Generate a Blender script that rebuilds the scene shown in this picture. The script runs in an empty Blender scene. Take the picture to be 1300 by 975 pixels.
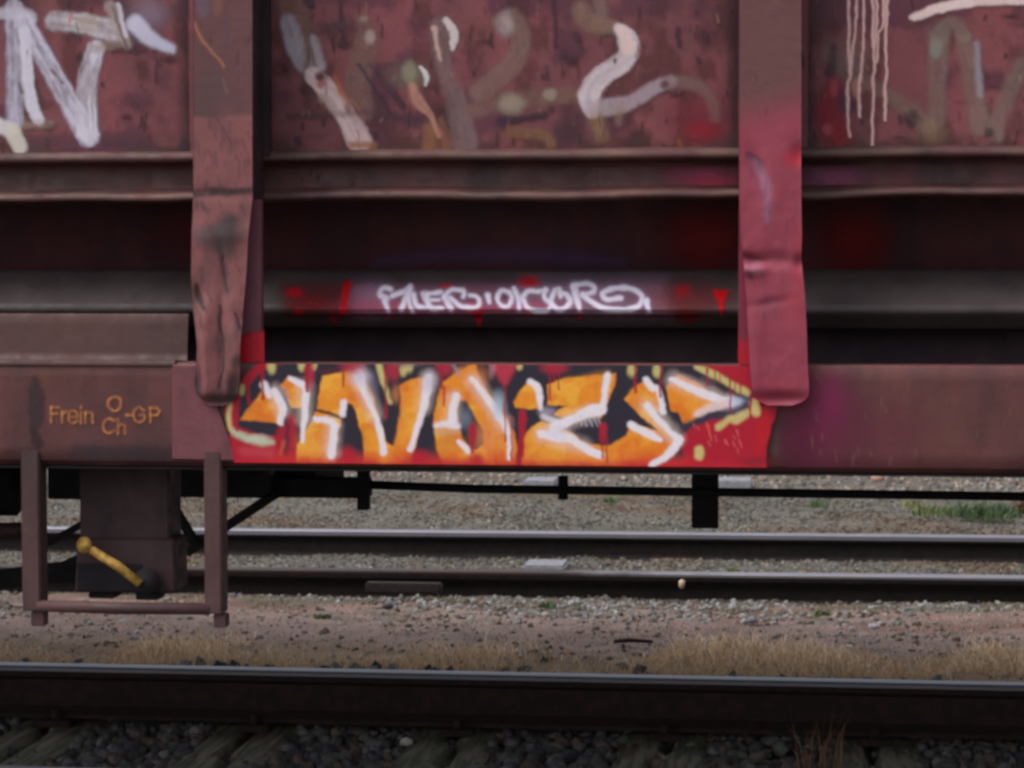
import bpy, math, random
import numpy as np
from mathutils import Vector
rnd = random.Random(7); NR = np.random.RandomState(11)
R = math.radians
scene = bpy.context.scene
# ------------------------------------------------------------------ camera, sky, sun, exposure
TH = R(6.7); PIT = math.atan(132.5/2950.0); FPX = 2950.0; DCAM = 4.66; HCAM = 1.15
CX = DCAM*math.tan(TH)
cam_d = bpy.data.cameras.new("camera"); cam = bpy.data.objects.new("camera", cam_d)
scene.collection.objects.link(cam)
cam.location = (CX, -DCAM, HCAM); cam.rotation_euler = (R(90)-PIT, 0, TH)
cam_d.sensor_width = 36; cam_d.lens = 36*FPX/1300
cam_d.clip_start = 0.1; cam_d.clip_end = 2000
cam_d.dof.use_dof = True; cam_d.dof.focus_distance = 6.4; cam_d.dof.aperture_fstop = 8.5
scene.camera = cam
scene.cycles.filter_width = 2.9
world = bpy.data.worlds.new("World"); scene.world = world; world.use_nodes = True
wn = world.node_tree.nodes; wl = world.node_tree.links
bg = wn["Background"]; sky = wn.new("ShaderNodeTexSky"); sky.sky_type = 'NISHITA'; sky.sun_disc = False
SUN_EL, SUN_AZ = R(56), R(238)
sky.sun_elevation = SUN_EL; sky.sun_rotation = SUN_AZ; sky.air_density = 1.0; sky.dust_density = 4.0; sky.ozone_density = 2.0
hsv = wn.new("ShaderNodeHueSaturation"); hsv.inputs["Saturation"].default_value = 0.32
wl.new(sky.outputs[0], hsv.inputs["Color"]); wl.new(hsv.outputs[0], bg.inputs["Color"])
bg.inputs["Strength"].default_value = 0.13
sl = bpy.data.lights.new("sun", 'SUN'); sl.energy = 0.9; sl.angle = R(35); sl.color = (1.0, 0.95, 0.93)
so = bpy.data.objects.new("sun", sl); scene.collection.objects.link(so)
sd = Vector((math.sin(SUN_AZ)*math.cos(SUN_EL), math.cos(SUN_AZ)*math.cos(SUN_EL), math.sin(SUN_EL)))
so.rotation_euler = sd.to_track_quat('Z', 'Y').to_euler()
scene.view_settings.view_transform = 'Standard'; scene.view_settings.look = 'None'
scene.view_settings.exposure = 0.66; scene.view_settings.gamma = 1.0

# ------------------------------------------------------------------ projection helpers (photo pixels 1300x975 <-> planes in the place)
ct, st = math.cos(TH), math.sin(TH); cp, sp_ = math.cos(PIT), math.sin(PIT)
FW = np.array([-st*cp, ct*cp, -sp_]); RT = np.array([ct, st, 0.0]); UP = np.array([-st*sp_, ct*sp_, cp])
C0 = np.array([CX, -DCAM, HCAM])
def W(px, py, Y):
    d = FW + RT*((px-650)/FPX) + UP*((487.5-py)/FPX)
    t = (Y-C0[1])/d[1]
    return C0 + d*t
def WG(px, py, z):
    d = FW + RT*((px-650)/FPX) + UP*((487.5-py)/FPX)
    t = (z-C0[2])/d[2]
    return C0 + d*t
def zc(py, Y): return W(650, py, Y)[2]
def xw(px, Y): return W(px, 480, Y)[0]
def P(V):
    D = np.asarray(V)-C0
    w = D@FW
    return 650+FPX*(D@RT)/w, 487.5-FPX*(D@UP)/w

# ------------------------------------------------------------------ numpy noise + painter
_tab = NR.rand(256, 256)
def vnoise(x, y):
    x = np.asarray(x, float); y = np.asarray(y, float)
    xi = np.floor(x).astype(int); yi = np.floor(y).astype(int)
    fx = x-xi; fy = y-yi; fx = fx*fx*(3-2*fx); fy = fy*fy*(3-2*fy)
    a = _tab[xi & 255, yi & 255]; b = _tab[(xi+1) & 255, yi & 255]
    c = _tab[xi & 255, (yi+1) & 255]; d = _tab[(xi+1) & 255, (yi+1) & 255]
    return (a*(1-fx)+b*fx)*(1-fy)+(c*(1-fx)+d*fx)*fy
def fbm(x, y, o=4):
    s = 0; a = 0.5
    for i in range(o):
        s = s + a*vnoise(x*2**i+17*i, y*2**i+31*i); a *= 0.5
    return s/(1-0.5**o)
def lin(c):
    c = np.asarray(c, float)/255.0
    return np.where(c <= 0.04045, c/12.92, ((c+0.055)/1.055)**2.4)
def sm(e0, e1, x):
    t = np.clip((x-e0)/(e1-e0), 0, 1); return t*t*(3-2*t)
def spline(pts, n=6):
    pts = [tuple(map(float, p)) for p in pts]
    if len(pts) < 3: return np.array(pts)
    a = [pts[0]]+pts+[pts[-1]]; out = []
    for i in range(1, len(a)-2):
        p0, p1, p2, p3 = (np.array(a[i+k]) for k in (-1, 0, 1, 2))
        for t in np.linspace(0, 1, n, endpoint=False):
            out.append(0.5*((2*p1)+(-p0+p2)*t+(2*p0-5*p1+4*p2-p3)*t*t+(-p0+3*p1-3*p2+p3)*t**3))
    out.append(np.array(pts[-1])); return np.array(out)
class Paint:
    softk = 1.35
    def __init__(s, X, Y, warp=0.8):
        s.X0, s.Y0 = X, Y
        s.X = X + warp*2*(fbm(X/9, Y/9, 2)-.5)*2; s.Y = Y + warp*2*(fbm(X/9+40, Y/9+9, 2)-.5)*2
        s.C = np.zeros((len(X), 3)); s.A = np.zeros(len(X))
    def over(s, col, a):
        c = lin(col) if np.ndim(col) == 1 else col
        a = np.clip(a, 0, 1); na = a+s.A*(1-a); k = np.where(na > 1e-6, a/np.maximum(na, 1e-6), 0)[:, None]
        s.C = s.C*(1-k)+c*k; s.A = na
    def wear(s, w, sc=5.0):
        if w <= 0: return 1.0
        n = fbm(s.X0/sc, s.Y0/(sc*2.2), 3)*.6+.4*fbm(s.X0/(sc*5)+5, s.Y0/(sc*6), 2)
        return 1-w*sm(.38, .62, n)
    def stroke(s, pts, w, col, a=1.0, soft=1.6, wear=0, smooth=True, sc=5.0, streak=0):
        soft = soft*s.softk
        """pts [(x,y) or (x,y,w)]"""
        P3 = np.array([(p[0], p[1], p[2] if len(p) > 2 else w) for p in pts], float)
        if smooth and len(P3) > 2: P3 = spline(P3, 5)
        best = np.full(len(s.X), 1e9)
        m = P3[:, 2].max()/2+soft*3+3
        idx = np.where((s.X > P3[:, 0].min()-m) & (s.X < P3[:, 0].max()+m) & (s.Y > P3[:, 1].min()-m) & (s.Y < P3[:, 1].max()+m))[0]
        if len(idx) == 0: return
        x = s.X[idx]; y = s.Y[idx]; best = np.full(len(idx), 1e9); per = np.zeros(len(idx)); al_ = np.zeros(len(idx)); acc = 0
        if len(P3) == 1: best = np.hypot(x-P3[0, 0], y-P3[0, 1])-P3[0, 2]/2
        for p, q in zip(P3[:-1], P3[1:]):
            dx, dy = q[0]-p[0], q[1]-p[1]; L = dx*dx+dy*dy+1e-9
            t = np.clip(((x-p[0])*dx+(y-p[1])*dy)/L, 0, 1)
            d = np.hypot(x-p[0]-t*dx, y-p[1]-t*dy)-(p[2]+(q[2]-p[2])*t)/2
            cl = d < best; sg = ((x-p[0])*dy-(y-p[1])*dx)/math.sqrt(L); per = np.where(cl, sg, per); al_ = np.where(cl, acc+t*math.sqrt(L), al_); acc += math.sqrt(L)
            best = np.minimum(best, d)
        al = np.zeros(len(s.X)); al[idx] = a*(1-sm(-soft, soft, best))
        if streak: al[idx] *= 1-streak*sm(.35, .7, vnoise(per/3.4+P3[0, 0], al_/42+P3[0, 1]))*.85*(.5+.5*vnoise(al_/9+3, per/5))
        s.over(col, al*s.wear(wear, sc))
    def blob(s, x, y, rx, ry, col, a=1.0, soft=.6, wear=0, streak=0):
        d = np.hypot((s.X-x)/rx, (s.Y-y)/ry)
        s.over(col, a*(1-sm(1-soft, 1+soft*.6, d))*s.wear(wear))
    def poly(s, pts, col, a=1.0, soft=1.4, curve=False, wear=0):
        soft = soft*s.softk
        q = np.array(pts, float)
        if curve: q = spline(list(map(tuple, q))+[tuple(q[0])], 4)[:-1]
        x, y = s.X, s.Y
        d = np.full(len(x), 1e9); ins = np.zeros(len(x), bool)
        for i in range(len(q)):
            p, r = q[i], q[(i+1) % len(q)]
            dx, dy = r-p; L = dx*dx+dy*dy+1e-9
            t = np.clip(((x-p[0])*dx+(y-p[1])*dy)/L, 0, 1)
            d = np.minimum(d, np.hypot(x-p[0]-t*dx, y-p[1]-t*dy))
            c = ((p[1] > y) != (r[1] > y)) & (x < (r[0]-p[0])*(y-p[1])/(r[1]-p[1]+1e-12)+p[0]); ins ^= c
        d = np.where(ins, -d, d)
        s.over(col, a*(1-sm(-soft, soft, d))*s.wear(wear))
    def drip(s, x, y0, y1, w, col, a=.9, rnd_=None):
        r = rnd_ or rnd
        pts = []; y = y0
        while y < y1: pts.append((x+r.uniform(-.7, .7), y, w*r.uniform(.75, 1.1))); y += 12
        pts.append((x, y1, w*1.15)); s.stroke(pts, w, col, a, 1.0)

# ------------------------------------------------------------------ object helpers
def prop(o, **k):
    for a, b in k.items():
        if b is not None: o[a] = b
    return o
def root(name, label, cat, loc, group=None, rz=0):
    o = bpy.data.objects.new(name, None); scene.collection.objects.link(o); o.empty_display_size = .1
    o.location = loc; o.rotation_euler = (0, 0, rz)
    return prop(o, label=label, category=cat, group=group)
def wloc(o):
    v = Vector((0, 0, 0))
    while o is not None: v += o.location; o = o.parent
    return v
def link(name, me, mat, parent=None, origin=None, smooth=False, **k):
    """me has world coordinates; move origin to its centre"""
    n = len(me.vertices); co = np.empty(n*3); me.vertices.foreach_get('co', co); co = co.reshape(-1, 3)
    c = np.array(origin) if origin is not None else (co.min(0)+co.max(0))/2
    me.vertices.foreach_set('co', (co-c).ravel()); me.update()
    o = bpy.data.objects.new(name, me); scene.collection.objects.link(o)
    if mat: me.materials.append(mat)
    o.location = Vector(c)
    if parent is not None: o.location = Vector(c)-wloc(parent); o.parent = parent
    if smooth: me.polygons.foreach_set('use_smooth', [True]*len(me.polygons))
    return prop(o, **k)
def npmesh(name, V, F, col=None):
    V = np.asarray(V, np.float32); F = np.asarray(F, np.int32)
    me = bpy.data.meshes.new(name); k = F.shape[1]
    me.vertices.add(len(V)); me.vertices.foreach_set('co', V.ravel())
    me.loops.add(F.size); me.loops.foreach_set('vertex_index', F.ravel())
    me.polygons.add(len(F)); me.polygons.foreach_set('loop_start', np.arange(0, F.size, k, dtype=np.int32))
    me.polygons.foreach_set('loop_total', np.full(len(F), k, np.int32)); me.update(calc_edges=True)
    if col is not None:
        at = me.color_attributes.new('paint', 'FLOAT_COLOR', 'POINT'); c4 = np.ones((len(V), 4), np.float32)
        c4[:, :col.shape[1]] = col; at.data.foreach_set('color', c4.ravel())
    return me
def box(name, a, b, mat, parent=None, bev=0.003, rot=None, **k):
    """box between corners a,b (world), bevelled"""
    import bmesh
    bm = bmesh.new(); bmesh.ops.create_cube(bm, size=1)
    a = np.array(a, float); b = np.array(b, float); c = (a+b)/2; s = np.abs(b-a)
    for v in bm.verts: v.co = Vector((v.co.x*s[0], v.co.y*s[1], v.co.z*s[2]))
    if bev: bmesh.ops.bevel(bm, geom=bm.edges[:], offset=min(bev, s.min()*.3), segments=2, affect='EDGES')
    if rot is not None:
        from mathutils import Matrix
        bmesh.ops.rotate(bm, verts=bm.verts[:], cent=(0, 0, 0), matrix=rot)
    for v in bm.verts: v.co += Vector(c)
    me = bpy.data.meshes.new(name); bm.to_mesh(me); bm.free()
    return link(name, me, mat, parent, **k)
def tube(name, pts, r, mat, parent=None, n=10, **k):
    pts = [Vector(p) for p in pts]; rr = r if isinstance(r, (list, tuple)) else [r]*len(pts)
    V = []; F = []
    for i, p in enumerate(pts):
        d = (pts[min(i+1, len(pts)-1)]-pts[max(i-1, 0)]).normalized()
        u = d.cross(Vector((0, 0, 1)));
        if u.length < .05: u = d.cross(Vector((0, 1, 0)))
        u.normalize(); v = d.cross(u)
        for j in range(n):
            a = 2*math.pi*j/n; V.append(tuple(p+u*math.cos(a)*rr[i]+v*math.sin(a)*rr[i]))
    for i in range(len(pts)-1):
        for j in range(n):
            F.append((i*n+j, i*n+(j+1) % n, (i+1)*n+(j+1) % n, (i+1)*n+j))
    F2 = [tuple(range(n-1, -1, -1)), tuple(range((len(pts)-1)*n, len(pts)*n))]
    me = bpy.data.meshes.new(name); me.from_pydata(V, [], F+F2); me.update()
    o = link(name, me, mat, parent, smooth=True, **k); return o
def prism(name, poly, Y0, Y1, mat, parent=None, bev=0.002, **k):
    """poly in world (x,z) extruded from Y0 to Y1"""
    import bmesh
    bm = bmesh.new()
    vs = [bm.verts.new((x, Y0, z)) for x, z in poly]; f = bm.faces.new(vs)
    r = bmesh.ops.extrude_face_region(bm, geom=[f])
    for v in r['geom']:
        if isinstance(v, bmesh.types.BMVert): v.co.y = Y1
    bmesh.ops.recalc_face_normals(bm, faces=bm.faces[:])
    if bev: bmesh.ops.bevel(bm, geom=bm.edges[:], offset=bev, segments=1, affect='EDGES')
    me = bpy.data.meshes.new(name); bm.to_mesh(me); bm.free()
    return link(name, me, mat, parent, **k)
def grid(xs, prof, disp=None):
    """surface swept along x over profile points (Y,z) -> V (n,3), quads"""
    xs = np.asarray(xs); pr = np.asarray(prof); X, I = np.meshgrid(xs, np.arange(len(pr)))
    V = np.stack([X, pr[I, 0], pr[I, 1]], -1).reshape(-1, 3)
    if disp is not None: V = disp(V)
    n = len(xs); i, j = np.meshgrid(np.arange(n-1), np.arange(len(pr)-1)); b = (j*n+i).ravel()
    return V, np.stack([b, b+1, b+n+1, b+n], 1)
def dense(prof, step):
    out = [prof[0]]
    for a, b in zip(prof[:-1], prof[1:]):
        L = math.hypot(b[0]-a[0], b[1]-a[1]); m = max(1, int(round(L/step)))
        for t in range(1, m+1): out.append((a[0]+(b[0]-a[0])*t/m, a[1]+(b[1]-a[1])*t/m))
    return out
def sheet(name, xs, prof, mat, parent=None, painter=None, disp=None, smooth=False, **k):
    V, F = grid(xs, prof, disp); col = None
    if painter is not None:
        px, py = P(V); p = Paint(px, py); painter(p); col = np.concatenate([p.C, p.A[:, None]], 1)
    return link(name, npmesh(name, V, F, col), mat, parent, smooth=smooth, **k)
def film(name, px0, px1, prof, off, painter, mat, parent, step=.0021, warp=.8, disp=None, **k):
    """a coat of sprayed paint: only the painted cells of a fine sheet lying on the steel"""
    Ym = prof[0][0]; x0 = xw(px0, Ym); x1 = xw(px1, Ym)
    xs = np.arange(x0, x1, step); pr = dense(prof, step)
    V, F = grid(xs, pr, disp); px, py = P(V); p = Paint(px, py, warp); painter(p)
    V = V+np.array([0, -off, 0])
    keep = (p.A[F].max(1) > .03); F = F[keep]
    used, inv = np.unique(F.ravel(), return_inverse=True)
    col = np.concatenate([p.C[used], p.A[used, None]], 1)
    return link(name, npmesh(name, V[used], inv.reshape(F.shape), col), mat, parent, **k)

# ------------------------------------------------------------------ materials
class M:
    def __init__(s, name):
        s.m = bpy.data.materials.new(name); s.m.use_nodes = True; s.t = s.m.node_tree; s.n = s.t.nodes; s.b = s.n['Principled BSDF']
        s.b.inputs['Specular IOR Level'].default_value = .3
        g = s.n.new('ShaderNodeNewGeometry'); s.pos = g.outputs['Position']
    def l(s, a, b): s.t.links.new(a, b)
    def noise(s, scale, detail=4, stretch=(1, 1, 1), off=(0, 0, 0), rough=.55, src=None):
        mp = s.n.new('ShaderNodeMapping'); mp.inputs['Scale'].default_value = stretch; mp.inputs['Location'].default_value = off
        s.l(src or s.pos, mp.inputs[0]); n = s.n.new('ShaderNodeTexNoise'); n.inputs['Scale'].default_value = scale
        n.inputs['Detail'].default_value = detail; n.inputs['Roughness'].default_value = rough; s.l(mp.outputs[0], n.inputs['Vector']); return n.outputs['Fac']
    def ramp(s, f, a, b, va=0., vb=1.):
        r = s.n.new('ShaderNodeMapRange'); r.inputs[1].default_value = a; r.inputs[2].default_value = b; r.inputs[3].default_value = va; r.inputs[4].default_value = vb
        r.interpolation_type = 'SMOOTHSTEP'; s.l(f, r.inputs[0]); return r.outputs[0]
    def mix(s, f, a, b, mode='MIX'):
        n = s.n.new('ShaderNodeMix'); n.data_type = 'RGBA'; n.blend_type = mode
        for k, v in ((0, f), (6, a), (7, b)):
            if isinstance(v, (int, float)): n.inputs[k].default_value = v
            elif isinstance(v, (tuple, list, np.ndarray)): n.inputs[k].default_value = (*[float(q) for q in v][:3], 1)
            else: s.l(v, n.inputs[k])
        return n.outputs[2]
    def math(s, op, a, b):
        n = s.n.new('ShaderNodeMath'); n.operation = op
        for k, v in ((0, a), (1, b)):
            if isinstance(v, (int, float)): n.inputs[k].default_value = v
            else: s.l(v, n.inputs[k])
        return n.outputs[0]
    def bump(s, h, st_, dist=.01):
        n = s.n.new('ShaderNodeBump'); n.inputs['Strength'].default_value = st_; n.inputs['Distance'].default_value = dist
        s.l(h, n.inputs['Height']); s.l(n.outputs[0], s.b.inputs['Normal'])
    def attr(s, name='paint'):
        a = s.n.new('ShaderNodeAttribute'); a.attribute_name = name; return a
def steel(name, base, dark, rust=(70, 42, 34), rough=.55, rustamt=.5, paint=False, grime=.6, scratch=.6, bmp=.3):
    m = M(name); base, dark, rust = lin(base), lin(dark), lin(rust)
    c = m.mix(m.ramp(m.noise(7, 5, (1, 1, .45)), .38, .68), base, dark) if grime > 0 else tuple(base)
    c = m.mix(m.ramp(m.noise(26, 5, (1, 1, .25), (3, 1, 2)), .5, .72, 0, .55*grime), c, dark)
    c = m.mix(m.ramp(m.noise(11, 6, (1, 1, .8), (9, 4, 1), .65), .56, .66, 0, rustamt), c, rust)
    c = m.mix(m.ramp(m.noise(45, 3, (1, 1, .22), (5, 5, 5), .6), .66, .7, 0, scratch), c, lin((38, 28, 32)))
    gr = m.noise(220, 3); c = m.mix(1.0, c, m.mix(gr, (.78, .78, .78), (1.2, 1.2, 1.2)), 'MULTIPLY')
    if paint:
        a = m.attr(); c = m.mix(a.outputs['Alpha'], c, a.outputs['Color'])
    m.l(c, m.b.inputs['Base Color'])
    m.l(m.ramp(m.noise(30, 4), .3, .7, rough-.12, rough+.15), m.b.inputs['Roughness'])
    m.bump(m.math('ADD', m.noise(9, 4, off=(2, 2, 2)), m.math('MULTIPLY', m.noise(90, 4), .07)), bmp, .012)
    return m.m
def plain(name, col, var=.3, rough=.8, sc=40, bump=.3, col2=None, stretch=(1, 1, 1)):
    m = M(name); c = lin(col); d = lin(col2) if col2 is not None else c*(1-var)
    k = m.mix(m.ramp(m.noise(sc, 5, stretch), .35, .65), tuple(c), tuple(d)); m.l(k, m.b.inputs['Base Color'])
    m.b.inputs['Roughness'].default_value = rough; m.bump(m.noise(sc*1.5, 4, stretch), bump, .01); return m.m
def attrmat(name, rough=.9, sc=150, amt=.35, bump=.4):
    m = M(name); a = m.attr()
    n = m.noise(sc, 5); k = m.mix(1.0, a.outputs['Color'], m.mix(n, (1-amt,)*3, (1+amt,)*3), 'MULTIPLY')
    m.l(k, m.b.inputs['Base Color']); m.b.inputs['Roughness'].default_value = rough; m.b.inputs['Specular IOR Level'].default_value = .15
    if bump: m.bump(n, bump, .01)
    return m.m
def filmmat(name, chip=.5, rough=.42):
    m = M(name); a = m.attr(); n = m.noise(120, 3)
    k = m.mix(1.0, a.outputs['Color'], m.mix(n, (.86,)*3, (1.1,)*3), 'MULTIPLY'); m.l(k, m.b.inputs['Base Color'])
    m.b.inputs['Roughness'].default_value = rough
    tr = m.n.new('ShaderNodeBsdfTransparent'); mx = m.n.new('ShaderNodeMixShader')
    ch = m.ramp(m.noise(38, 5, (1, 1, .3), (1, 7, 3), .65), .6, .7, 1, 1-chip)
    m.l(m.math('MULTIPLY', a.outputs['Alpha'], ch), mx.inputs[0]); m.l(tr.outputs[0], mx.inputs[1]); m.l(m.b.outputs[0], mx.inputs[2])
    m.l(mx.outputs[0], m.n['Material Output'].inputs['Surface'])
    return m.m
MAT = dict(
    panel=steel('panel_steel', (132, 72, 77), (112, 65, 70), (102, 63, 54), rustamt=.4, scratch=.7),
    chan=steel('channel_steel', (98, 60, 60), (66, 46, 46), (92, 74, 62), rustamt=.4, paint=True),
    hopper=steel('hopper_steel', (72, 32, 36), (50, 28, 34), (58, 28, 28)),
    chord=steel('chord_steel', (76, 66, 65), (64, 54, 55), (74, 52, 48), rustamt=.4, scratch=.2),
    sill=steel('sill_steel', (104, 62, 60), (82, 52, 52), (98, 64, 50), rustamt=.45, scratch=.25),
    plate=steel('plate_steel', (80, 53, 50), (70, 50, 48), (84, 54, 46), scratch=.05, grime=.4),
    gusset=steel('gusset_steel', (122, 72, 78), (104, 62, 68), (96, 62, 60), scratch=.2),
    flange=steel('flange_steel', (110, 70, 70), (96, 62, 62), (84, 56, 48), rustamt=.4, paint=True, grime=.4, scratch=.55),
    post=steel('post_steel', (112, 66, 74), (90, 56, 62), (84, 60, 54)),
    postside=steel('post_side_steel', (58, 44, 46), (40, 32, 36), (84, 66, 56), scratch=.8),  # darker copy of the post steel: rust plus shade put into the colour
    step=steel('step_steel', (88, 62, 62), (70, 52, 52), (84, 54, 48), scratch=.2),
    casing=steel('casing_steel', (74, 54, 55), (58, 44, 47), (78, 48, 48), scratch=.2),
    inner=plain('inner_beam_steel', (64, 48, 54), .3, .8, 18),
    black=plain('dark_underframe_steel', (42, 38, 41), .3, .8, 18),
    yellow=plain('yellow_lever_paint', (214, 172, 84), .35, .5, 40, col2=(150, 112, 52)),
    film=filmmat('spray_paint', .12), wornfilm=filmmat('worn_spray_paint', .45), oldfilm=filmmat('old_spray_paint', .75), stencil=filmmat('stencil_paint', .5),
    stone=attrmat('ballast_stone', .9, 90, .3), ground=attrmat('ground_earth', .95, 120, .4), grass=attrmat('dry_grass', .85, 60, .2, 0),
    railside=plain('rusty_rail_steel', (62, 42, 38), .4, .9, 30, col2=(44, 35, 33)),
    railback=plain('dark_rail_steel', (44, 35, 35), .4, .9, 30, col2=(32, 27, 28)),
    wood=plain('weathered_sleeper_wood', (142, 136, 118), .4, .9, 9, .8, col2=(96, 92, 74), stretch=(6, .6, 3)),
    concrete=plain('pale_concrete', (142, 142, 148), .3, .9, 40),
    stick=plain('rotten_wood', (54, 45, 42), .3, .9, 60),
)
m = M('polished_rail_steel'); n_ = m.noise(14, 4, (.3, 1, 1)); m.l(m.mix(n_, lin((152, 151, 160)), lin((126, 124, 132))), m.b.inputs['Base Color'])
m.b.inputs['Metallic'].default_value = .7; m.b.inputs['Roughness'].default_value = .5; MAT['railtop'] = m.m
m = M('half_rusty_rail_top'); sx3 = m.n.new('ShaderNodeSeparateXYZ'); m.l(m.pos, sx3.inputs[0])
k_ = m.ramp(m.math('ADD', sx3.outputs[0], m.math('MULTIPLY', m.noise(5, 4), 1.2)), .2, 1.0); m.l(m.mix(k_, lin((60, 46, 44)), lin((146, 144, 152))), m.b.inputs['Base Color'])
m.l(m.math('MULTIPLY', k_, .75), m.b.inputs['Metallic']); m.b.inputs['Roughness'].default_value = .5; MAT['railworn'] = m.m

# ------------------------------------------------------------------ ground
def gz(x, y):
    z = -.2+.0*x
    z = z+.125*sm(2.13, 2.3, y)-.02*sm(3.2, 3.9, y)-.02*sm(4.15, 4.4, y)-.012*sm(4.5, 4.65, y)-.01*sm(6.0, 6.6, y)
    return z
def xc(y): return CX-(DCAM+y)*math.tan(TH)
def ground():
    xs = np.concatenate([[-400, -150, -60, -25, -12, -7], np.arange(-4.6, 3.2, .03), [5, 8, 12, 25, 60, 150, 400]])
    ys = np.concatenate([[-400, -100, -40, -15, -6, -3, -1], np.arange(.4, 2.1, .05), np.arange(2.1, 7.2, .03), np.arange(7.3, 16, .12), [17, 19, 22, 28, 40, 70, 150, 500]])
    X, Y = np.meshgrid(xs, ys); x = X.ravel(); y = Y.ravel()
    fine = (x > -4.7) & (x < 3.3) & (y > .3) & (y < 16)
    z = gz(x, y)+np.where(fine, .03*(fbm(x*5, y*5, 4)-.5)+.012*(fbm(x*22, y*22, 2)-.5), 0)
    n = fbm(x*2.2, y*3.0, 4); n2 = fbm(x*9+3, y*12, 3)
    ball = lin((84, 80, 77)); verge = lin((134, 115, 109)); grav = lin((92, 89, 82)); straw = lin((150, 124, 98)); red = lin((128, 92, 82)); green = lin((104, 106, 84))
    c = np.tile(ball, (len(x), 1))
    def mixc(c, d, a): return c*(1-a[:, None])+d*a[:, None]
    c = mixc(c, verge, sm(2.12, 2.25, y)); c = mixc(c, straw, sm(2.15, 2.3, y)*(1-sm(2.7, 3.1, y+.5*(n-.5)))*.8)
    c = mixc(c, red, sm(.55, .7, n)*sm(3.4, 3.8, y)*(1-sm(4.2, 4.5, y))*.8)
    c = mixc(c, grav, sm(4.0, 4.25, y+.9*(n-.5))*(.9)); c = mixc(c, green, sm(.6, .75, n2)*sm(3, 4, y)*.45)
    c = mixc(c, grav*.8, sm(.5, .8, n2)*.4)
    a_ = (.6*sm(.5, .62, fbm(x*2.3+4, y*3, 4))*sm(3.6, 4.2, y))[:, None]; c = c*(1-a_)+c*np.array([1.0, .76, .62])*a_
    c = c*(.72+.56*fbm(x*14, y*16+3, 3)*(1+.3*(vnoise(x*31, y*31)-.5)))[:, None]*(.85+.3*fbm(x*3+5, y*4, 2))[:, None]
    nx = len(xs); i, j = np.meshgrid(np.arange(nx-1), np.arange(len(ys)-1)); b = (j*nx+i).ravel()
    F = np.stack([b, b+1, b+nx+1, b+nx], 1)
    link('ground', npmesh('ground', np.stack([x, y, z], 1), F, c), MAT['ground'], None, origin=(0, 0, 0), smooth=True, kind='structure')
ground()
# rocks
phi = (1+5**.5)/2
ICO = np.array([(-1, phi, 0), (1, phi, 0), (-1, -phi, 0), (1, -phi, 0), (0, -1, phi), (0, 1, phi), (0, -1, -phi), (0, 1, -phi), (phi, 0, -1), (phi, 0, 1), (-phi, 0, -1), (-phi, 0, 1)])/math.hypot(1, phi)
ICF = np.array([(0, 11, 5), (0, 5, 1), (0, 1, 7), (0, 7, 10), (0, 10, 11), (1, 5, 9), (5, 11, 4), (11, 10, 2), (10, 7, 6), (7, 1, 8), (3, 9, 4), (3, 4, 2), (3, 2, 6), (3, 6, 8), (3, 8, 9), (4, 9, 5), (2, 4, 11), (6, 2, 10), (8, 6, 7), (9, 8, 1)])
def rots(n, rs=NR):
    q = rs.randn(n, 4); q /= np.linalg.norm(q, axis=1)[:, None]; w, x, y, z = q.T
    return np.stack([1-2*(y*y+z*z), 2*(x*y-z*w), 2*(x*z+y*w), 2*(x*y+z*w), 1-2*(x*x+z*z), 2*(y*z-x*w), 2*(x*z-y*w), 2*(y*z+x*w), 1-2*(x*x+y*y)], 1).reshape(n, 3, 3)
def rocks(name, pts, size, cols, sink=.2, mat='stone', **k):
    n = len(pts); T = ICO[None]*(1+.32*(NR.rand(n, 12, 1)-.5)*2)
    T = T+.16*NR.randn(n, 12, 3)*.5
    sc = size[:, None]*np.stack([NR.uniform(.75, 1.35, n), NR.uniform(.7, 1.1, n), NR.uniform(.5, .85, n)], 1)/2
    T = T*sc[:, None, :]; T = np.einsum('nij,nvj->nvi', rots(n), T)
    T = T+pts[:, None, :]+np.array([0, 0, 1])*(size*(.5-sink)*.6)[:, None, None]
    F = (ICF[None]+12*np.arange(n)[:, None, None]).reshape(-1, 3)
    c = np.repeat(cols, 12, 0)
    return link(name, npmesh(name, T.reshape(-1, 3), F, c), MAT[mat], None, kind='stuff', **k)
def scatter(n, y0, y1, dens=None, marg=.55):
    y = NR.uniform(y0, y1, n); h = .2204*(DCAM+y)*1.02+marg; x = CX-(DCAM+y)*math.tan(TH)+NR.uniform(-1, 1, n)*h
    if dens is not None: k = NR.rand(n) < dens(x, y); x = x[k]; y = y[k]
    return np.stack([x, y, gz(x, y)+.02*(fbm(x*5, y*5, 4)-.5)], 1)
def tint(p, c):
    a = (.75*sm(.5, .62, fbm(p[:, 0]*2.3+4, p[:, 1]*3, 4)))[:, None]; c = c*(1-a)+c*np.array([1.0, .74, .58])*a; b = (.5*sm(.48, .64, fbm(p[:, 0]*1.7+14, p[:, 1]*2.2+8, 4)))[:, None]
    return c*(1-b*.6)
def pick(pal, n, var=.25):
    pal = np.array([lin(c) for c in pal]); c = pal[NR.randint(0, len(pal), n)]; return c*(1+var*(NR.rand(n, 1)-.5)*2)
p = scatter(5600, 1.2, 2.12); sx = WG(1112, 955, -.18)[0]; q_ = np.abs(((p[:, 0]-sx+.3) % .6)-.3); p = p[(q_ > .115) | (NR.rand(len(p)) < .10)]; rocks('track_ballast', p+np.array([0, 0, -.012])+NR.rand(len(p), 1)*np.array([0, 0, .02]), NR.uniform(.028, .058, len(p)), pick([(122, 118, 118), (96, 92, 92), (82, 79, 82), (112, 96, 88), (100, 102, 94)], len(p)))
gp = [(112, 111, 108), (98, 96, 90), (88, 85, 81), (130, 123, 116), (94, 94, 80), (76, 73, 73), (104, 96, 86)]
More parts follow.
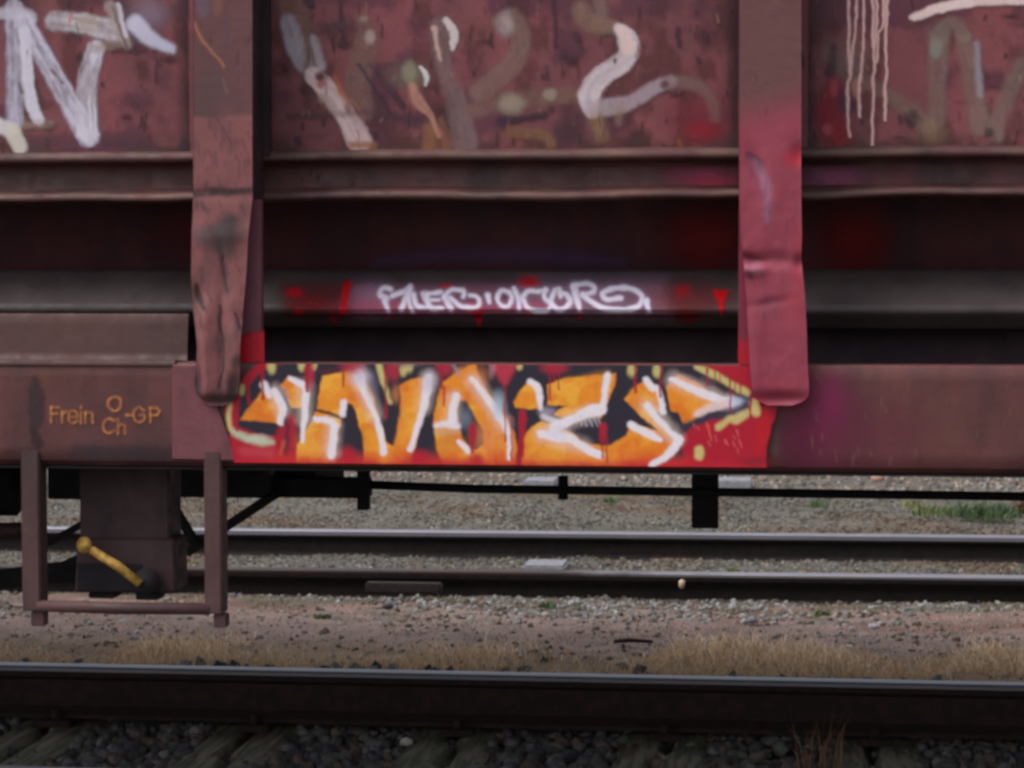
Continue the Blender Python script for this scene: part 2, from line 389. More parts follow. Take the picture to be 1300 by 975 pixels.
p = scatter(15000, 4.45, 6.1, marg=.4); rocks('track_gravel', p, NR.uniform(.010, .028, len(p))*1.0, tint(p, pick(gp, len(p), .3)), sink=.55)
p = scatter(17000, 5.95, 9.2, marg=.3); rocks('yard_gravel', p, NR.uniform(.012, .028, len(p)), tint(p, pick(gp, len(p), .3)), sink=.55)
p = scatter(6000, 9.2, 14, marg=.3); rocks('far_gravel', p, NR.uniform(.02, .045, len(p)), pick([(136, 132, 128), (118, 112, 106), (100, 98, 94), (150, 134, 124)], len(p), .35), sink=.3)
def dsh(x, y): return np.clip(sm(3.75, 4.2, y+.9*(fbm(x*1.6, y*2, 3)-.5)*2), .1, 1)*sm(.34, .55, fbm(x*1.3+7, y*2.5, 3)+.12)
p = scatter(11000, 2.7, 4.5, dsh); rocks('verge_stones', p, NR.uniform(.010, .034, len(p)), pick([(136, 136, 134), (118, 114, 112), (108, 94, 86), (150, 150, 148), (96, 92, 80)], len(p), .3), sink=.5)
p = scatter(9000, -.5, 1.2, marg=1.0); q_ = np.abs(((p[:, 0]-sx+.3) % .6)-.3); p = p[(q_ > .115) | (NR.rand(len(p)) < .1)]; rocks('track_ballast', p, NR.uniform(.028, .058, len(p)), pick([(122, 118, 118), (96, 92, 92), (82, 79, 82), (112, 96, 88)], len(p)))
p = scatter(420, 2.5, 3.9); rocks('verge_pebbles', p, NR.uniform(.008, .022, len(p)), pick([(110, 98, 94), (124, 116, 112), (92, 82, 80), (140, 136, 132)], len(p)), sink=.3)
p = scatter(160, 2.2, 2.42); rocks('railside_stones', p, NR.uniform(.03, .055, len(p)), pick([(110, 104, 104), (80, 76, 78), (140, 138, 138)], len(p)), sink=.0)
# grass
def blades(name, p, h, w, cols, lean, **k):
    n = len(p); a = NR.uniform(0, 2*math.pi, n); ld = NR.uniform(0, 2*math.pi, n); l = lean*NR.uniform(.3, 1.2, n)
    wx = np.stack([np.cos(a), np.sin(a)*.4, np.zeros(n)], 1)*w[:, None]; L = np.stack([np.cos(ld), np.sin(ld), np.zeros(n)], 1)*(l*h)[:, None]
    up = np.array([0, 0, 1])*h[:, None]; b = p-np.array([0, 0, .01])
    V = np.stack([b-wx, b+wx, b+up*.55+L*.3+wx*.75, b+up*.55+L*.3-wx*.75, b+up*(1-.35*l[:, None])+L], 1)
    o = 5*np.arange(n)[:, None]
    F = np.concatenate([o+np.array([[0, 1, 2]]), o+np.array([[0, 2, 3]]), o+np.array([[3, 2, 4]])])
    return link(name, npmesh(name, V.reshape(-1, 3), F, np.repeat(cols, 5, 0)), MAT['grass'], None, kind='stuff', **k)
strawp = [(248, 222, 188), (238, 208, 172), (252, 234, 208), (212, 180, 146), (228, 200, 170)]
def dgr(x, y):
    e = .66+.62*(fbm(x*2.1+2, y*0, 2)-.5)*2
    return (1-sm(e-.25, e+.1, y-2.2))*sm(.28, .46, fbm(x*4.2, y*4+4, 3))
p = scatter(46000, 2.2, 3.2, dgr, .5); blades('dry_grass', p, NR.uniform(.02, .075, len(p))*(1+.5*(fbm(p[:, 0]*4, p[:, 1]*4, 2)-.5)), NR.uniform(.0009, .0022, len(p)), pick(strawp, len(p), .2), 1.0)
p = scatter(42000, 2.6, 4.45, marg=.5); blades('withered_ground_cover', p, NR.uniform(.008, .032, len(p)), NR.uniform(.0008, .002, len(p)), pick([(148, 130, 118), (130, 110, 100), (172, 154, 138), (108, 90, 82), (144, 126, 104), (190, 168, 142)], len(p), .2), 1.1)
def dw(x, y): return sm(.5, .68, fbm(x*2.4+9, y*3, 3))
p = scatter(60000, 4.0, 9.0, dw, .4); blades('sparse_weeds', p, NR.uniform(.008, .032, len(p)), NR.uniform(.001, .0026, len(p)), pick([(118, 126, 92), (136, 134, 106), (150, 136, 116), (186, 178, 158), (110, 106, 88)], len(p), .2), .9)

# ------------------------------------------------------------------ rails and sleepers
BR = R(1.8)
def rail(label, x0, y0, ang, polished_side, mats, zr=0.0, off=0, hd=.150):
    """rail along local x through (x0,y0)"""
    o = root('rail', label, 'rail', (x0, y0, zr-hd-.004), 'rails of the sidings', ang)
    h = hd
    base = [(-.07, 0), (.07, 0), (.07, .012), (.02, .03), (.009, .045), (.009, h-.045), (.034, h-.032), (.036, h-.016), (-.036, h-.016), (-.034, h-.032), (-.009, h-.045), (-.009, .045), (-.02, .03), (-.07, .012)]
    L = 14
    def ext(nm, pts, mat):
        n = len(pts); xs = np.linspace(-L, L, 15); V = []; F = []
        for x in xs: V += [(x, p[0], p[1]) for p in pts]
        for i in range(len(xs)-1):
            for j in range(n): F.append((i*n+j, i*n+(j+1) % n, (i+1)*n+(j+1) % n, (i+1)*n+j))
        F += [tuple(range(n-1, -1, -1)), tuple(range((len(xs)-1)*n, len(xs)*n))]
        me = bpy.data.meshes.new(nm); me.from_pydata(V, [], [tuple(reversed(f)) for f in F]); me.update(); me.materials.append(mat)
        q = bpy.data.objects.new(nm, me); scene.collection.objects.link(q); q.parent = o; return q
    ext('rail_web', base, MAT['railback' if y0 > 4 else 'railside'])
    s = [(-.036, h-.0155), (.036, h-.0155), (.0362, h-.006), (.032, h-.0015), (.024, h), (-.024, h), (-.032, h-.0015), (-.0362, h-.006)]
    if polished_side:
        d = .024
        s[0] = (-.0366, h-d); s[1] = (.0366, h-d)
    ext('rail_head', s, MAT[mats or 'railtop'])
    return o
yb1 = 4.47; yb2 = 5.905
rail('near rail of the wagon track with a light worn top, along the bottom edge', 0, .615, 0, 0, None)
rail('rusty dark rail with worn silver top just below the dry grass strip', 0, 2.068, 0, 0, None)
rail('low rusty rail of the track behind, at the edge of the brown verge', xc(yb1), yb1, BR, 0, 'railworn')
rail('brightest shiny rail, farthest one behind the wagon', xc(yb2), yb2, BR, 2, None)
import bmesh
RL = [o for o in scene.objects if o.name.startswith('rail') and o.type == 'EMPTY']
def clips():
    sx = WG(1112, 955, -.18)[0]
    for ro, yy in ((RL[0], .615), (RL[1], 2.068)):
        for i in range(-4, 2):
            for sd_ in (-1, 1):
                x = sx+.6*i; y = yy+sd_*.095
                box('rail_clip', (x-.05, y-.032, -.172), (x+.05, y+.032, -.152), MAT['railside'], ro, .004)
                tube('clip_bolt', [(x, y, -.155), (x, y, -.125)], .014, MAT['railside'], ro, 6)
clips()
def sleeper(name, label, cx_, y0, y1, w, z, mat, group, parts=None, rz=0):
    bm = bmesh.new(); nx, ny = 9, 40
    grid_ = {}
    for i in range(nx+1):
        for j in range(ny+1):
            u = (i/nx-.5)*w; v = y0+(y1-y0)*j/ny
            dz = -.009*max(0, (abs(u)/(w/2))-.75)*4+ .006*(float(fbm(np.array([cx_*5+u*40]), np.array([v*1.5]), 3)[0])-.5)*2
            if abs(i-4-0.6*math.sin(v*3+cx_*9)) < .5 and 'wood' in name: dz -= .035
            grid_[i, j] = bm.verts.new((cx_+u, v, z+dz))
    for i in range(nx):
        for j in range(ny): bm.faces.new((grid_[i, j], grid_[i+1, j], grid_[i+1, j+1], grid_[i, j+1]))
    r = bmesh.ops.extrude_edge_only(bm, edges=[e for e in bm.edges if len(e.link_faces) == 1])
    for v in r['geom']:
        if isinstance(v, bmesh.types.BMVert): v.co.z = z-.15
    me = bpy.data.meshes.new(name); bm.to_mesh(me); bm.free()
    return link(name, me, mat, None, label=label, category='sleeper', group=group)
sx = WG(1112, 955, -.18)[0]
labs = {0: 'pale split wooden sleeper under the rail near the bottom right corner', -1: 'mossy cracked wooden sleeper under the rail right of the bottom middle', -2: 'dark mossy wooden sleeper just left of the bottom middle', -3: 'dark wooden sleeper between the step and the left of the graffiti, in the ballast', -4: 'dark slanting wooden sleeper in the bottom left corner'}
for i in range(-4, 1):
    sleeper('wooden_sleeper', labs[i], sx+.6*i, .1, 2.6-.36, .25, -.172, MAT['wood'], 'wooden sleepers under the wagon')
# pale concrete blocks on the tracks behind
def block(label, px, py, z, w, d):
    c = WG(px, py, z); box('concrete_block', (c[0]-w/2, c[1]-d/2, z-.08), (c[0]+w/2, c[1]+d/2, z), MAT['concrete'], None, .01, label=label, category='concrete block', group='pale concrete blocks between the rails')
block('pale concrete block between the two rails of the track behind', 693, 714, -.1, .19, .24)
block('pale grey block on the far gravel below the middle of the colourful graffiti', 687, 608, -.06, .2, .3)
block('pale block on the far gravel just right of the black hanging bracket', 928, 608, -.06, .26, .3)
def single(name, label, cat, px, py, z, size, col, fl=(1, .8, .7), n=1):
    c = WG(px, py, z); V = ICO*(1+.2*NR.randn(12, 1)*.6)*np.array(fl)*size/2
    me = npmesh(name, V+c+np.array([0, 0, size*.25*fl[2]]), ICF, np.tile(lin(col), (12, 1))); link(name, me, MAT['stone'], None, label=label, category=cat)
single('stone', 'grey stone lying alone on the brown verge right of the bracket', 'stone', 955, 790, -.07, .045, (140, 142, 146))
single('stone', 'pale stone on the brown verge, right of the single grey stone', 'stone', 1110, 797, -.07, .042, (190, 186, 188), (1, .8, .5))
single('stone', 'pinkish stone leaning against the rail of the track behind', 'stone', 866, 745, -.05, .045, (206, 176, 158), (.6, .6, 1))
single('stone', 'small white stone in the dirt above the grass at right', 'stone', 1080, 823, -.07, .028, (200, 198, 200))
single('stone', 'small white stone in the dark ballast near the bottom middle', 'stone', 516, 945, -.165, .04, (196, 190, 182), (1, .5, .7))
single('stone', 'pink stone right under the sill on the far gravel at right', 'stone', 1115, 610, -.05, .10, (200, 160, 148))
c = WG(516, 746, -.05); box('plank', c+np.array([-.16, -.03, -.02]), c+np.array([.14, .03, .02]), MAT['stick'], None, .006, label='dark rotten plank lying against the low rusty rail', category='plank')
single('stone', 'dark flat stone on the grey green gravel below the plank', 'stone', 492, 772, -.07, .06, (70, 64, 66), (1, .5, .4))
single('stone', 'grey stone just above the big rail, behind the grass, below the stick', 'stone', 790, 850, -.075, .05, (120, 118, 122))
c = WG(806, 818, -.06); tube('stick', [c+np.array([-.07, 0, .008]), c+np.array([-.02, .01, .012]), c+np.array([.06, 0, .01])], [.006, .008, .005], MAT['stick'], None, 8, label='short dark stick lying on the verge above the grass', category='stick')
def weed(label, px, py, z, r, h, n, pal):
    c = WG(px, py, z); a = NR.uniform(0, 6.28, n); rr = r*np.sqrt(NR.rand(n)); p = np.stack([c[0]+rr*np.cos(a), c[1]+rr*np.sin(a)*.7, np.full(n, z)], 1)
    o = blades('weed', p, h*NR.uniform(.4, 1, n), NR.uniform(.002, .005, n), pick(pal, n, .3), .8); del o['kind']; prop(o, label=label, category='weed')
G = [(84, 106, 72), (98, 116, 84), (74, 94, 64)]; YG = [(130, 130, 80), (116, 118, 74)]
weed('large bright green weed beyond the rails at the right edge', 1256, 655, -.1, .17, .12, 420, G)
weed('yellowish green weed patch left of the large green weed', 1195, 652, -.1, .18, .085, 240, G+YG)
weed('tall rusty brown weed at the right edge beside the large green weed', 1300, 650, -.1, .05, .14, 90, [(120, 80, 58), (100, 66, 50)])
weed('small green tuft beyond the rails right of the black bracket', 1040, 642, -.1, .05, .07, 60, G)
weed('yellow green tuft beyond the rails between two greener weeds', 1158, 642, -.1, .06, .06, 60, YG)
weed('small green tuft beyond the rails left of the black bracket', 775, 636, -.1, .05, .06, 60, G)
weed('small green tuft in the stones below the block between the rails', 696, 768, -.07, .03, .035, 60, G)
weed('yellow green sprout touching the rail right of the bracket', 931, 724, -.07, .025, .035, 40, YG)
weed('green sprout among the stones at the right of the verge', 1044, 778, -.07, .03, .03, 50, G+YG)
weed('green sprout in the verge below the left end of the graffiti', 410, 782, -.07, .03, .03, 50, G)
c = WG(1040, 972, -.17)
def stalks():
    n = 34; p = np.tile(c, (n, 1))+np.stack([NR.uniform(-.06, .06, n), NR.uniform(-.1, .1, n), np.zeros(n)], 1)
    o = blades('dead_stalks', p, NR.uniform(.05, .19, n), NR.uniform(.0012, .0025, n), pick([(150, 104, 78), (128, 100, 72), (110, 80, 64)], n), .35); del o['kind']; prop(o, label='thin dry stalks rising in front of the dark rail at bottom right', category='dead stalks')
stalks()

# ------------------------------------------------------------------ the wagon
WR = root('freight_wagon', 'dark red brown freight wagon with graffiti covered side and bent posts', 'freight wagon', (0, 1.35, 0))
XL, XR = -5.2, 5.2
ZT = 1.98                     # top of the low open sides
YP = .12                      # side panels
zt = zc(196, YP)              # bottom edge of panels
xs_f = lambda a, b, s: np.arange(a, b+s, s)
def wavy(V):
    V = V.copy(); V[:, 1] += .008*(fbm(V[:, 0]*2.5, V[:, 2]*3, 3)-.5)*2; return V
pl1, pr1 = xw(246, -.03), xw(337, YP); pl2, pr2 = xw(938, -.03), xw(1019, YP)
def panel(label, a, b):
    return sheet('side_panel', np.linspace(a, b, max(8, int((b-a)/.04))), dense([(YP, zt-.004), (YP, ZT)], .05), MAT['panel'], WR, disp=wavy, smooth=True, label=label)
x1a, x1b = xw(300, YP), xw(975, YP)
sp1 = panel('side panel left of the left post', XL, x1a-.003); sp2 = panel('side panel between the two posts', x1a, x1b-.003); sp3 = panel('side panel right of the right post', x1b, XR)
# folded bottom channel of the side
def chprof(y): return zc(y, YP)
cpf = [(YP+.002, chprof(188)), (YP-.014, chprof(193)), (YP-.018, chprof(200)), (YP-.012, chprof(203)), (YP+.022, chprof(206)), (YP+.03, chprof(212)), (YP+.022, chprof(237)), (YP+.006, chprof(241)), (YP-.016, chprof(244)), (YP-.02, chprof(251)), (YP-.012, chprof(253)), (YP+.08, chprof(253.5))]
def chdisp(V):
    V = V.copy(); pxx, pyy = P(V); k = sm(225, 250, pyy); w = (fbm(V[:, 0]*3.3, V[:, 0]*0, 3)-.5)*2
    V[:, 2] += .0065*w*(.4+k); V[:, 1] += .006*(fbm(V[:, 0]*4+9, V[:, 0]*0+3, 3)-.5)*2; return V
def chp(p):
    n = fbm(p.X/30, p.Y/8, 4); b = np.maximum(sm(187, 191, p.Y)*(1-sm(202, 206, p.Y)), sm(238, 242, p.Y)*(1-sm(253, 256, p.Y)))
    p.over((108, 84, 72), b*sm(.3, .65, n)*.6); p.over((70, 50, 50), sm(.5, .65, fbm(p.X/11+8, p.Y/5, 3))*.5)
sheet('bottom_channel', np.arange(XL, XR, .03), dense(cpf, .006), MAT['chan'], WR, disp=chdisp, smooth=False, painter=chp)
# hopper wall behind, chord below
YH = .30
def hd(V):
    V = V.copy(); V[:, 1] += .012*(fbm(V[:, 0]*2, V[:, 2]*5, 3)-.5)*2; return V
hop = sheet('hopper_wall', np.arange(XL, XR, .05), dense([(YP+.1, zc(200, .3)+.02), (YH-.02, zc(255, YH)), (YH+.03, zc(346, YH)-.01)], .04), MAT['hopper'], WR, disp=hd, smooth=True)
YC0, YC1 = .27, .155
chord_prof = [(YC0+.05, zc(344, YC0)+.004), (YC0, zc(345, YC0)), (.22, zc(362, .22)), (YC1+.006, zc(392, YC1)), (YC1+.012, zc(399, YC1)), (YC1+.035, zc(403, YC1)), (YC1+.045, zc(416, YC1)), (YC1+.09, zc(417, YC1)), (YC1+.2, zc(417, YC1))]
chord = sheet('lower_chord', np.arange(XL, XR, .04), dense(chord_prof, .02), MAT['chord'], WR, smooth=False)
# floor, far side, roof, ends keep the inside dark
box('floor_plate', (XL, .03, .955), (XR, 2.68, .968), MAT['black'], WR, 0)
box('inner_beam', (XL, .30, .968), (XR, .36, zc(348, .34)), MAT['inner'], WR, 0)
box('far_side_wall', (XL, 2.68, .76), (XR, 2.72, ZT), MAT['chan'], WR, 0)
box('load_bed', (XL, .16, 1.56), (XR, 2.68, 1.60), MAT['chan'], WR, 0)
box('top_rail', (XL-.03, .08, ZT), (XR+.03, .18, ZT+.08), MAT['chan'], WR, .004)
for sx_ in (XL, XR): box('end_wall', (sx_-.02, .12, .80), (sx_+.02, 2.68, ZT), MAT['chan'], WR, 0)
# side sill (outer frame channel)
zs1, zs0 = zc(462, 0), zc(591, 0)
sprof = [(.09, zs1), (.004, zs1), (0, zs1-.004), (0, zs0+.004), (.004, zs0), (.012, zs0-.001), (.014, zs0-.008), (.10, zs0-.010)]
sill = sheet('side_sill', np.arange(XL, XR, .05), dense(sprof, .03), MAT['sill'], WR)
box('sill_foot', (XL, .016, zs0-.016), (XR, .10, zs0-.0105), MAT['black'], WR, 0)
fp = [(.11, zc(399, .11)), (.106, zc(403, .1)), (.094, zc(460, .094)), (.0, zs1+.0042), (-.0045, zs1+.0005), (-.0045, zc(466, 0))]
sheet('cover_plate', np.linspace(XL, xw(237, .09), 60), dense(fp, .02), MAT['plate'], WR)
# gussets
def pz(L, Y): return [(W(a, b, Y)[0], W(a, b, Y)[2]) for a, b in L]
gus = prism('gusset_plate', pz([(219, 463), (300, 463), (277, 518), (303, 585), (219, 583)], -.004), -.006, .003, MAT['gusset'], WR)
# posts
zj = zc(252, .02)
post1 = box('side_post', (xw(262, .02), .004, zs1-.01), (xw(335, .02), .022, zj), MAT['post'], WR, .002, label='left post of the wagon side')
post2 = box('side_post', (xw(940, .02), .004, zs1-.01), (xw(1008, .02), .022, zj), MAT['post'], WR, .002, label='right post of the wagon side')
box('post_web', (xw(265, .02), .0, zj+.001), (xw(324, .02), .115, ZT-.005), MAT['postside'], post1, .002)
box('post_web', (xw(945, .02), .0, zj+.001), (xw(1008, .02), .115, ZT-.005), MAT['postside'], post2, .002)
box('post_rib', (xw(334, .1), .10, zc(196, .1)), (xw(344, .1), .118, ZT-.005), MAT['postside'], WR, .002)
def flange(rows, parent, painter, dents, label):
    """rows: (py, left px, right px) down the bent front flange"""
    Y = -.03; ys = [r[0] for r in rows]; nv, nu = 330, 56
    py = np.concatenate([np.linspace(-150, -20, 8), np.linspace(-15, rows[-1][0], nv)]); lf = np.interp(py, ys, [r[1] for r in rows]); rt = np.interp(py, ys, [r[2] for r in rows])
    U = np.linspace(0, 1, nu); PX = lf[:, None]+(rt-lf)[:, None]*U[None]; PY = np.repeat(py[:, None], nu, 1)
    d = (FW[None, None]+RT*((PX[..., None]-650)/FPX)+UP*((487.5-PY[..., None])/FPX)); t = (Y-C0[1])/d[..., 1]
    V = C0+d*t[..., None]
    dz = np.zeros(PX.shape)
    for (cx_, cy_, rx, ry, amp, ang) in dents:
        a = R(ang); dx = PX-cx_; dy = PY-cy_; u = (dx*math.cos(a)+dy*math.sin(a))/rx; v = (-dx*math.sin(a)+dy*math.cos(a))/ry
        dz += amp*np.exp(-(u*u+v*v))
    dz += .003*(fbm(PX/22, PY/30, 3)-.5)*sm(100, 260, PY)
    V[..., 1] += dz
    F0 = V.reshape(-1, 3); n = len(F0); B = F0+np.array([0, .008, 0])
    k = nu; i, j = np.meshgrid(np.arange(nu-1), np.arange(len(py)-1)); b = (j*k+i).ravel()
    F = np.stack([b, b+k, b+k+1, b+1], 1); FB = np.stack([b+n, b+1+n, b+k+1+n, b+k+n], 1)
    per = [r_*k for r_ in range(len(py))]; perr = [r_*k+k-1 for r_ in range(len(py))]; bot = [(len(py)-1)*k+q for q in range(k)]
    S = [(a, c_, c_+n, a+n) for a, c_ in zip(per[:-1], per[1:])]+[(c_, a, a+n, c_+n) for a, c_ in zip(perr[:-1], perr[1:])]+[(a, c_, c_+n, a+n) for a, c_ in zip(bot[:-1], bot[1:])]
    Vv = np.concatenate([F0, B]); pxx, pyy = P(Vv); pt = Paint(pxx, pyy); painter(pt)
    me = npmesh('front_flange', Vv, np.concatenate([F[:, ::-1], FB[:, ::-1], np.array(S)[:, ::-1]]), np.concatenate([pt.C, pt.A[:, None]], 1))
    return link('front_flange', me, MAT['flange'], parent, smooth=True)
def fl1(p):
    p.poly([(230, 148), (340, 143), (340, 560), (230, 560)], (138, 84, 84), .75, 2.5)
    p.poly([(240, -800), (325, -800), (325, 146), (240, 150)], (98, 64, 66), .5, 2)
    p.blob(258, 6, 9, 16, (110, 100, 120), .6); p.blob(276, 8, 9, 12, (150, 92, 72), .6)
    p.stroke([(247, 28), (256, 50), (278, 76), (284, 85)], 3.5, (168, 108, 74), .8, 1.3); p.stroke([(283, 100), (288, 118)], 3.5, (150, 112, 110), .6, 1.2)
    p.stroke([(287, 20), (288, 60)], 5, (88, 66, 84), .5, 2)
    p.blob(270, 112, 22, 26, (86, 68, 66), .4); p.blob(262, 140, 18, 9, (84, 64, 62), .5)
    p.stroke([(276, 150), (294, 184)], 2, (74, 48, 52), .8, 1)
    for a, b, c_, d in ((264, 190, 270, 200), (299, 196, 303, 206), (308, 176, 312, 190), (278, 226, 282, 240)): p.stroke([(a, b), (c_, d)], 2, (78, 52, 56), .6, 1)
    p.stroke([(246, 247, 10), (270, 243, 12), (300, 244, 8), (318, 242, 8)], 12, (54, 42, 44), .9, 2.5, .35)
    p.stroke([(256, 258), (262, 268)], 7, (84, 66, 66), .6, 2)
    p.blob(280, 298, 30, 18, (64, 54, 54), .9, .6); p.blob(291, 284, 15, 15, (62, 52, 52), .85, .6); p.blob(284, 314, 16, 12, (74, 60, 60), .7, .7); p.blob(256, 302, 10, 12, (96, 78, 82), .6)
    p.blob(286, 318, 12, 14, (90, 70, 70), .6)
    p.stroke([(248, 362, 5), (253, 378, 9), (259, 392, 6)], 9, (58, 42, 42), .95, 1.6)
    p.stroke([(282, 325), (285, 345), (289, 370)], 4, (52, 36, 40), .95, 1.2); p.stroke([(254, 346), (256, 358)], 4, (88, 60, 62), .6, 1.3)
    p.stroke([(280, 388), (279, 410), (283, 430), (283, 470), (278, 492)], 4, (56, 38, 46), .9, 1.3); p.stroke([(299, 398), (305, 418)], 3.6, (56, 38, 44), .9, 1.2)
    p.stroke([(256, 410), (262, 450), (264, 500)], 2, (96, 60, 62), .5, 1.1)
    p.blob(297, 492, 14, 20, (54, 40, 42), .9, .7); p.blob(301, 458, 8, 10, (66, 48, 50), .8); p.blob(250, 495, 7, 28, (78, 62, 70), .8, .6)
    p.poly([(240, 500), (310, 500), (310, 530), (240, 530)], (66, 50, 54), .7, 7)
    for k in range(40):
        x = rnd.uniform(248, 316); y = rnd.uniform(150, 500); p.stroke([(x, y), (x+rnd.uniform(-2, 5), y+rnd.uniform(5, 20))], 2.2, (78, 52, 56), rnd.uniform(.4, .8), 1.0)
    p.over((92, 64, 66), .45*sm(.5, .66, fbm(p.X/13, p.Y/26, 3)))
flange([(-800, 246, 320), (250, 245, 320), (300, 243, 315), (350, 242, 312), (385, 243, 309), (410, 247, 307), (440, 250, 305), (470, 248, 304), (488, 246, 303), (500, 248, 300), (508, 254, 296), (514, 262, 286), (516, 268, 280)], post1, fl1,
       [(280, 300, 40, 18, -.006, 0), (252, 375, 12, 22, .008, 10), (281, 440, 5, 70, .006, 0), (262, 430, 8, 60, -.006, 0), (300, 430, 9, 60, -.006, 0), (270, 246, 60, 8, .002, 3), (250, 495, 8, 30, .01, 0), (300, 492, 9, 22, .010, 0), (285, 345, 4, 26, .005, -8), (303, 405, 5, 16, .006, -20), (276, 512, 40, 8, .016, 0)], 'left')
def fl2(p):
    p.poly([(925, 150), (1040, 120), (1040, 560), (925, 560)], (150, 62, 80), .9, 22)
    p.poly([(925, 190), (1040, 170), (1040, 540), (925, 540)], (150, 62, 78), .5, 25)
    p.blob(978, 60, 50, 60, (104, 70, 70), .4)
    p.blob(1010, 200, 16, 14, (176, 40, 54), .75, .8); p.blob(1018, 330, 10, 50, (168, 50, 64), .5, .9); p.blob(1010, 380, 16, 40, (166, 64, 74), .5, .9)
    p.stroke([(948, 195, 5), (960, 201, 10), (966, 212, 6)], 8, (86, 52, 70), .7, 2); p.stroke([(958, 205, 9), (970, 225, 13), (974, 250, 10), (974, 280, 8)], 10, (140, 106, 128), .6, 4)
    p.stroke([(952, 215), (962, 235), (970, 252)], 3, (112, 66, 88), .5, 1.5)
    p.stroke([(948, 324), (956, 328), (972, 330, 3)], 6, (110, 56, 70), .8, 1.5); p.blob(958, 340, 12, 9, (168, 112, 130), .6, .8); p.stroke([(948, 345), (953, 352)], 6, (84, 48, 60), .7, 2)
    p.stroke([(966, 345), (972, 356)], 2, (110, 66, 80), .7, 1)
    p.blob(990, 330, 24, 9, (140, 66, 82), .5, .8); p.blob(975, 388, 20, 14, (122, 64, 78), .5, .9); p.blob(1000, 362, 8, 12, (130, 66, 78), .5)
    p.blob(990, 490, 30, 14, (158, 60, 76), .5); p.blob(962, 510, 14, 10, (180, 40, 60), .6)
    p.stroke([(981, 10), (983, 28)], 3, (84, 60, 70), .6, 1)
    for k in range(26):
        x = rnd.uniform(945, 1018); y = rnd.uniform(0, 500); p.stroke([(x, y), (x+rnd.uniform(-2, 5), y+rnd.uniform(6, 22))], 1.6, (112, 60, 74), .5, .9)
flange([(-800, 938, 1017), (250, 938, 1017), (300, 940, 1018), (325, 943, 1017), (345, 944, 1019), (380, 947, 1022), (420, 949, 1024), (460, 951, 1025), (495, 954, 1027), (502, 955, 1026), (508, 960, 1022), (512, 968, 1014), (515, 975, 1005)], post2, fl2,
       [(955, 330, 16, 6, .012, 12), (955, 343, 14, 8, -.007, 0), (1016, 333, 7, 10, .008, 0), (962, 215, 9, 28, .008, -25), (980, 240, 20, 50, -.004, 0), (975, 385, 26, 6, .003, -10), (985, 330, 30, 9, .006, 8), (1016, 195, 10, 14, .006, 0), (990, 508, 40, 9, .012, 0), (960, 430, 10, 60, -.003, 0)], 'right')

# ------------------------------------------------------------------ sprayed and stencilled paint
WH = (214, 206, 218)
def grime(p, x0, x1, corners, seed):  # panel dirt, specks and scratches, plus shade painted in beside the posts
    g = random.Random(seed)
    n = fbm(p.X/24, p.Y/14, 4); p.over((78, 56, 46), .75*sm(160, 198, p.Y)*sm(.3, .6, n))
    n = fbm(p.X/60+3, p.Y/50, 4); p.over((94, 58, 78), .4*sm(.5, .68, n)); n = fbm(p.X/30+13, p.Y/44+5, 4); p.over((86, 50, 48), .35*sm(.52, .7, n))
    for c, d in corners:  # dark bands along the posts: part dirt, part corner shade put into the colour
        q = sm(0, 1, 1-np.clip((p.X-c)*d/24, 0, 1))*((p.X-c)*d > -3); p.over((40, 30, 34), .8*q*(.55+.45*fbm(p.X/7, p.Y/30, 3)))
    for k in range(int((x1-x0)*.22)):
        x = g.uniform(x0, x1); y = g.uniform(-20, 196); L = g.choice([3, 4, 6, 9, 16]); c = g.choice([(56, 36, 44), (66, 42, 46), (74, 46, 60), (150, 104, 96), (60, 40, 38)])
        p.stroke([(x, y), (x+g.uniform(-3, 3), y+L)], g.uniform(1.2, 3.6), c, g.uniform(.3, .8), 1.0)
    for k in range(int((x1-x0)*.03)):
        x = g.uniform(x0, x1); y = g.uniform(0, 190); p.blob(x, y, g.uniform(3, 12), g.uniform(2, 7), (60, 38, 46), g.uniform(.3, .7), .8)
    for k in range(int((x1-x0)*.012)):
        x = g.uniform(x0, x1); y = g.uniform(20, 180); p.stroke([(x, y), (x+g.uniform(20, 70), y+g.uniform(-3, 3))], g.uniform(1.5, 4), (76, 50, 60), .4, 2)
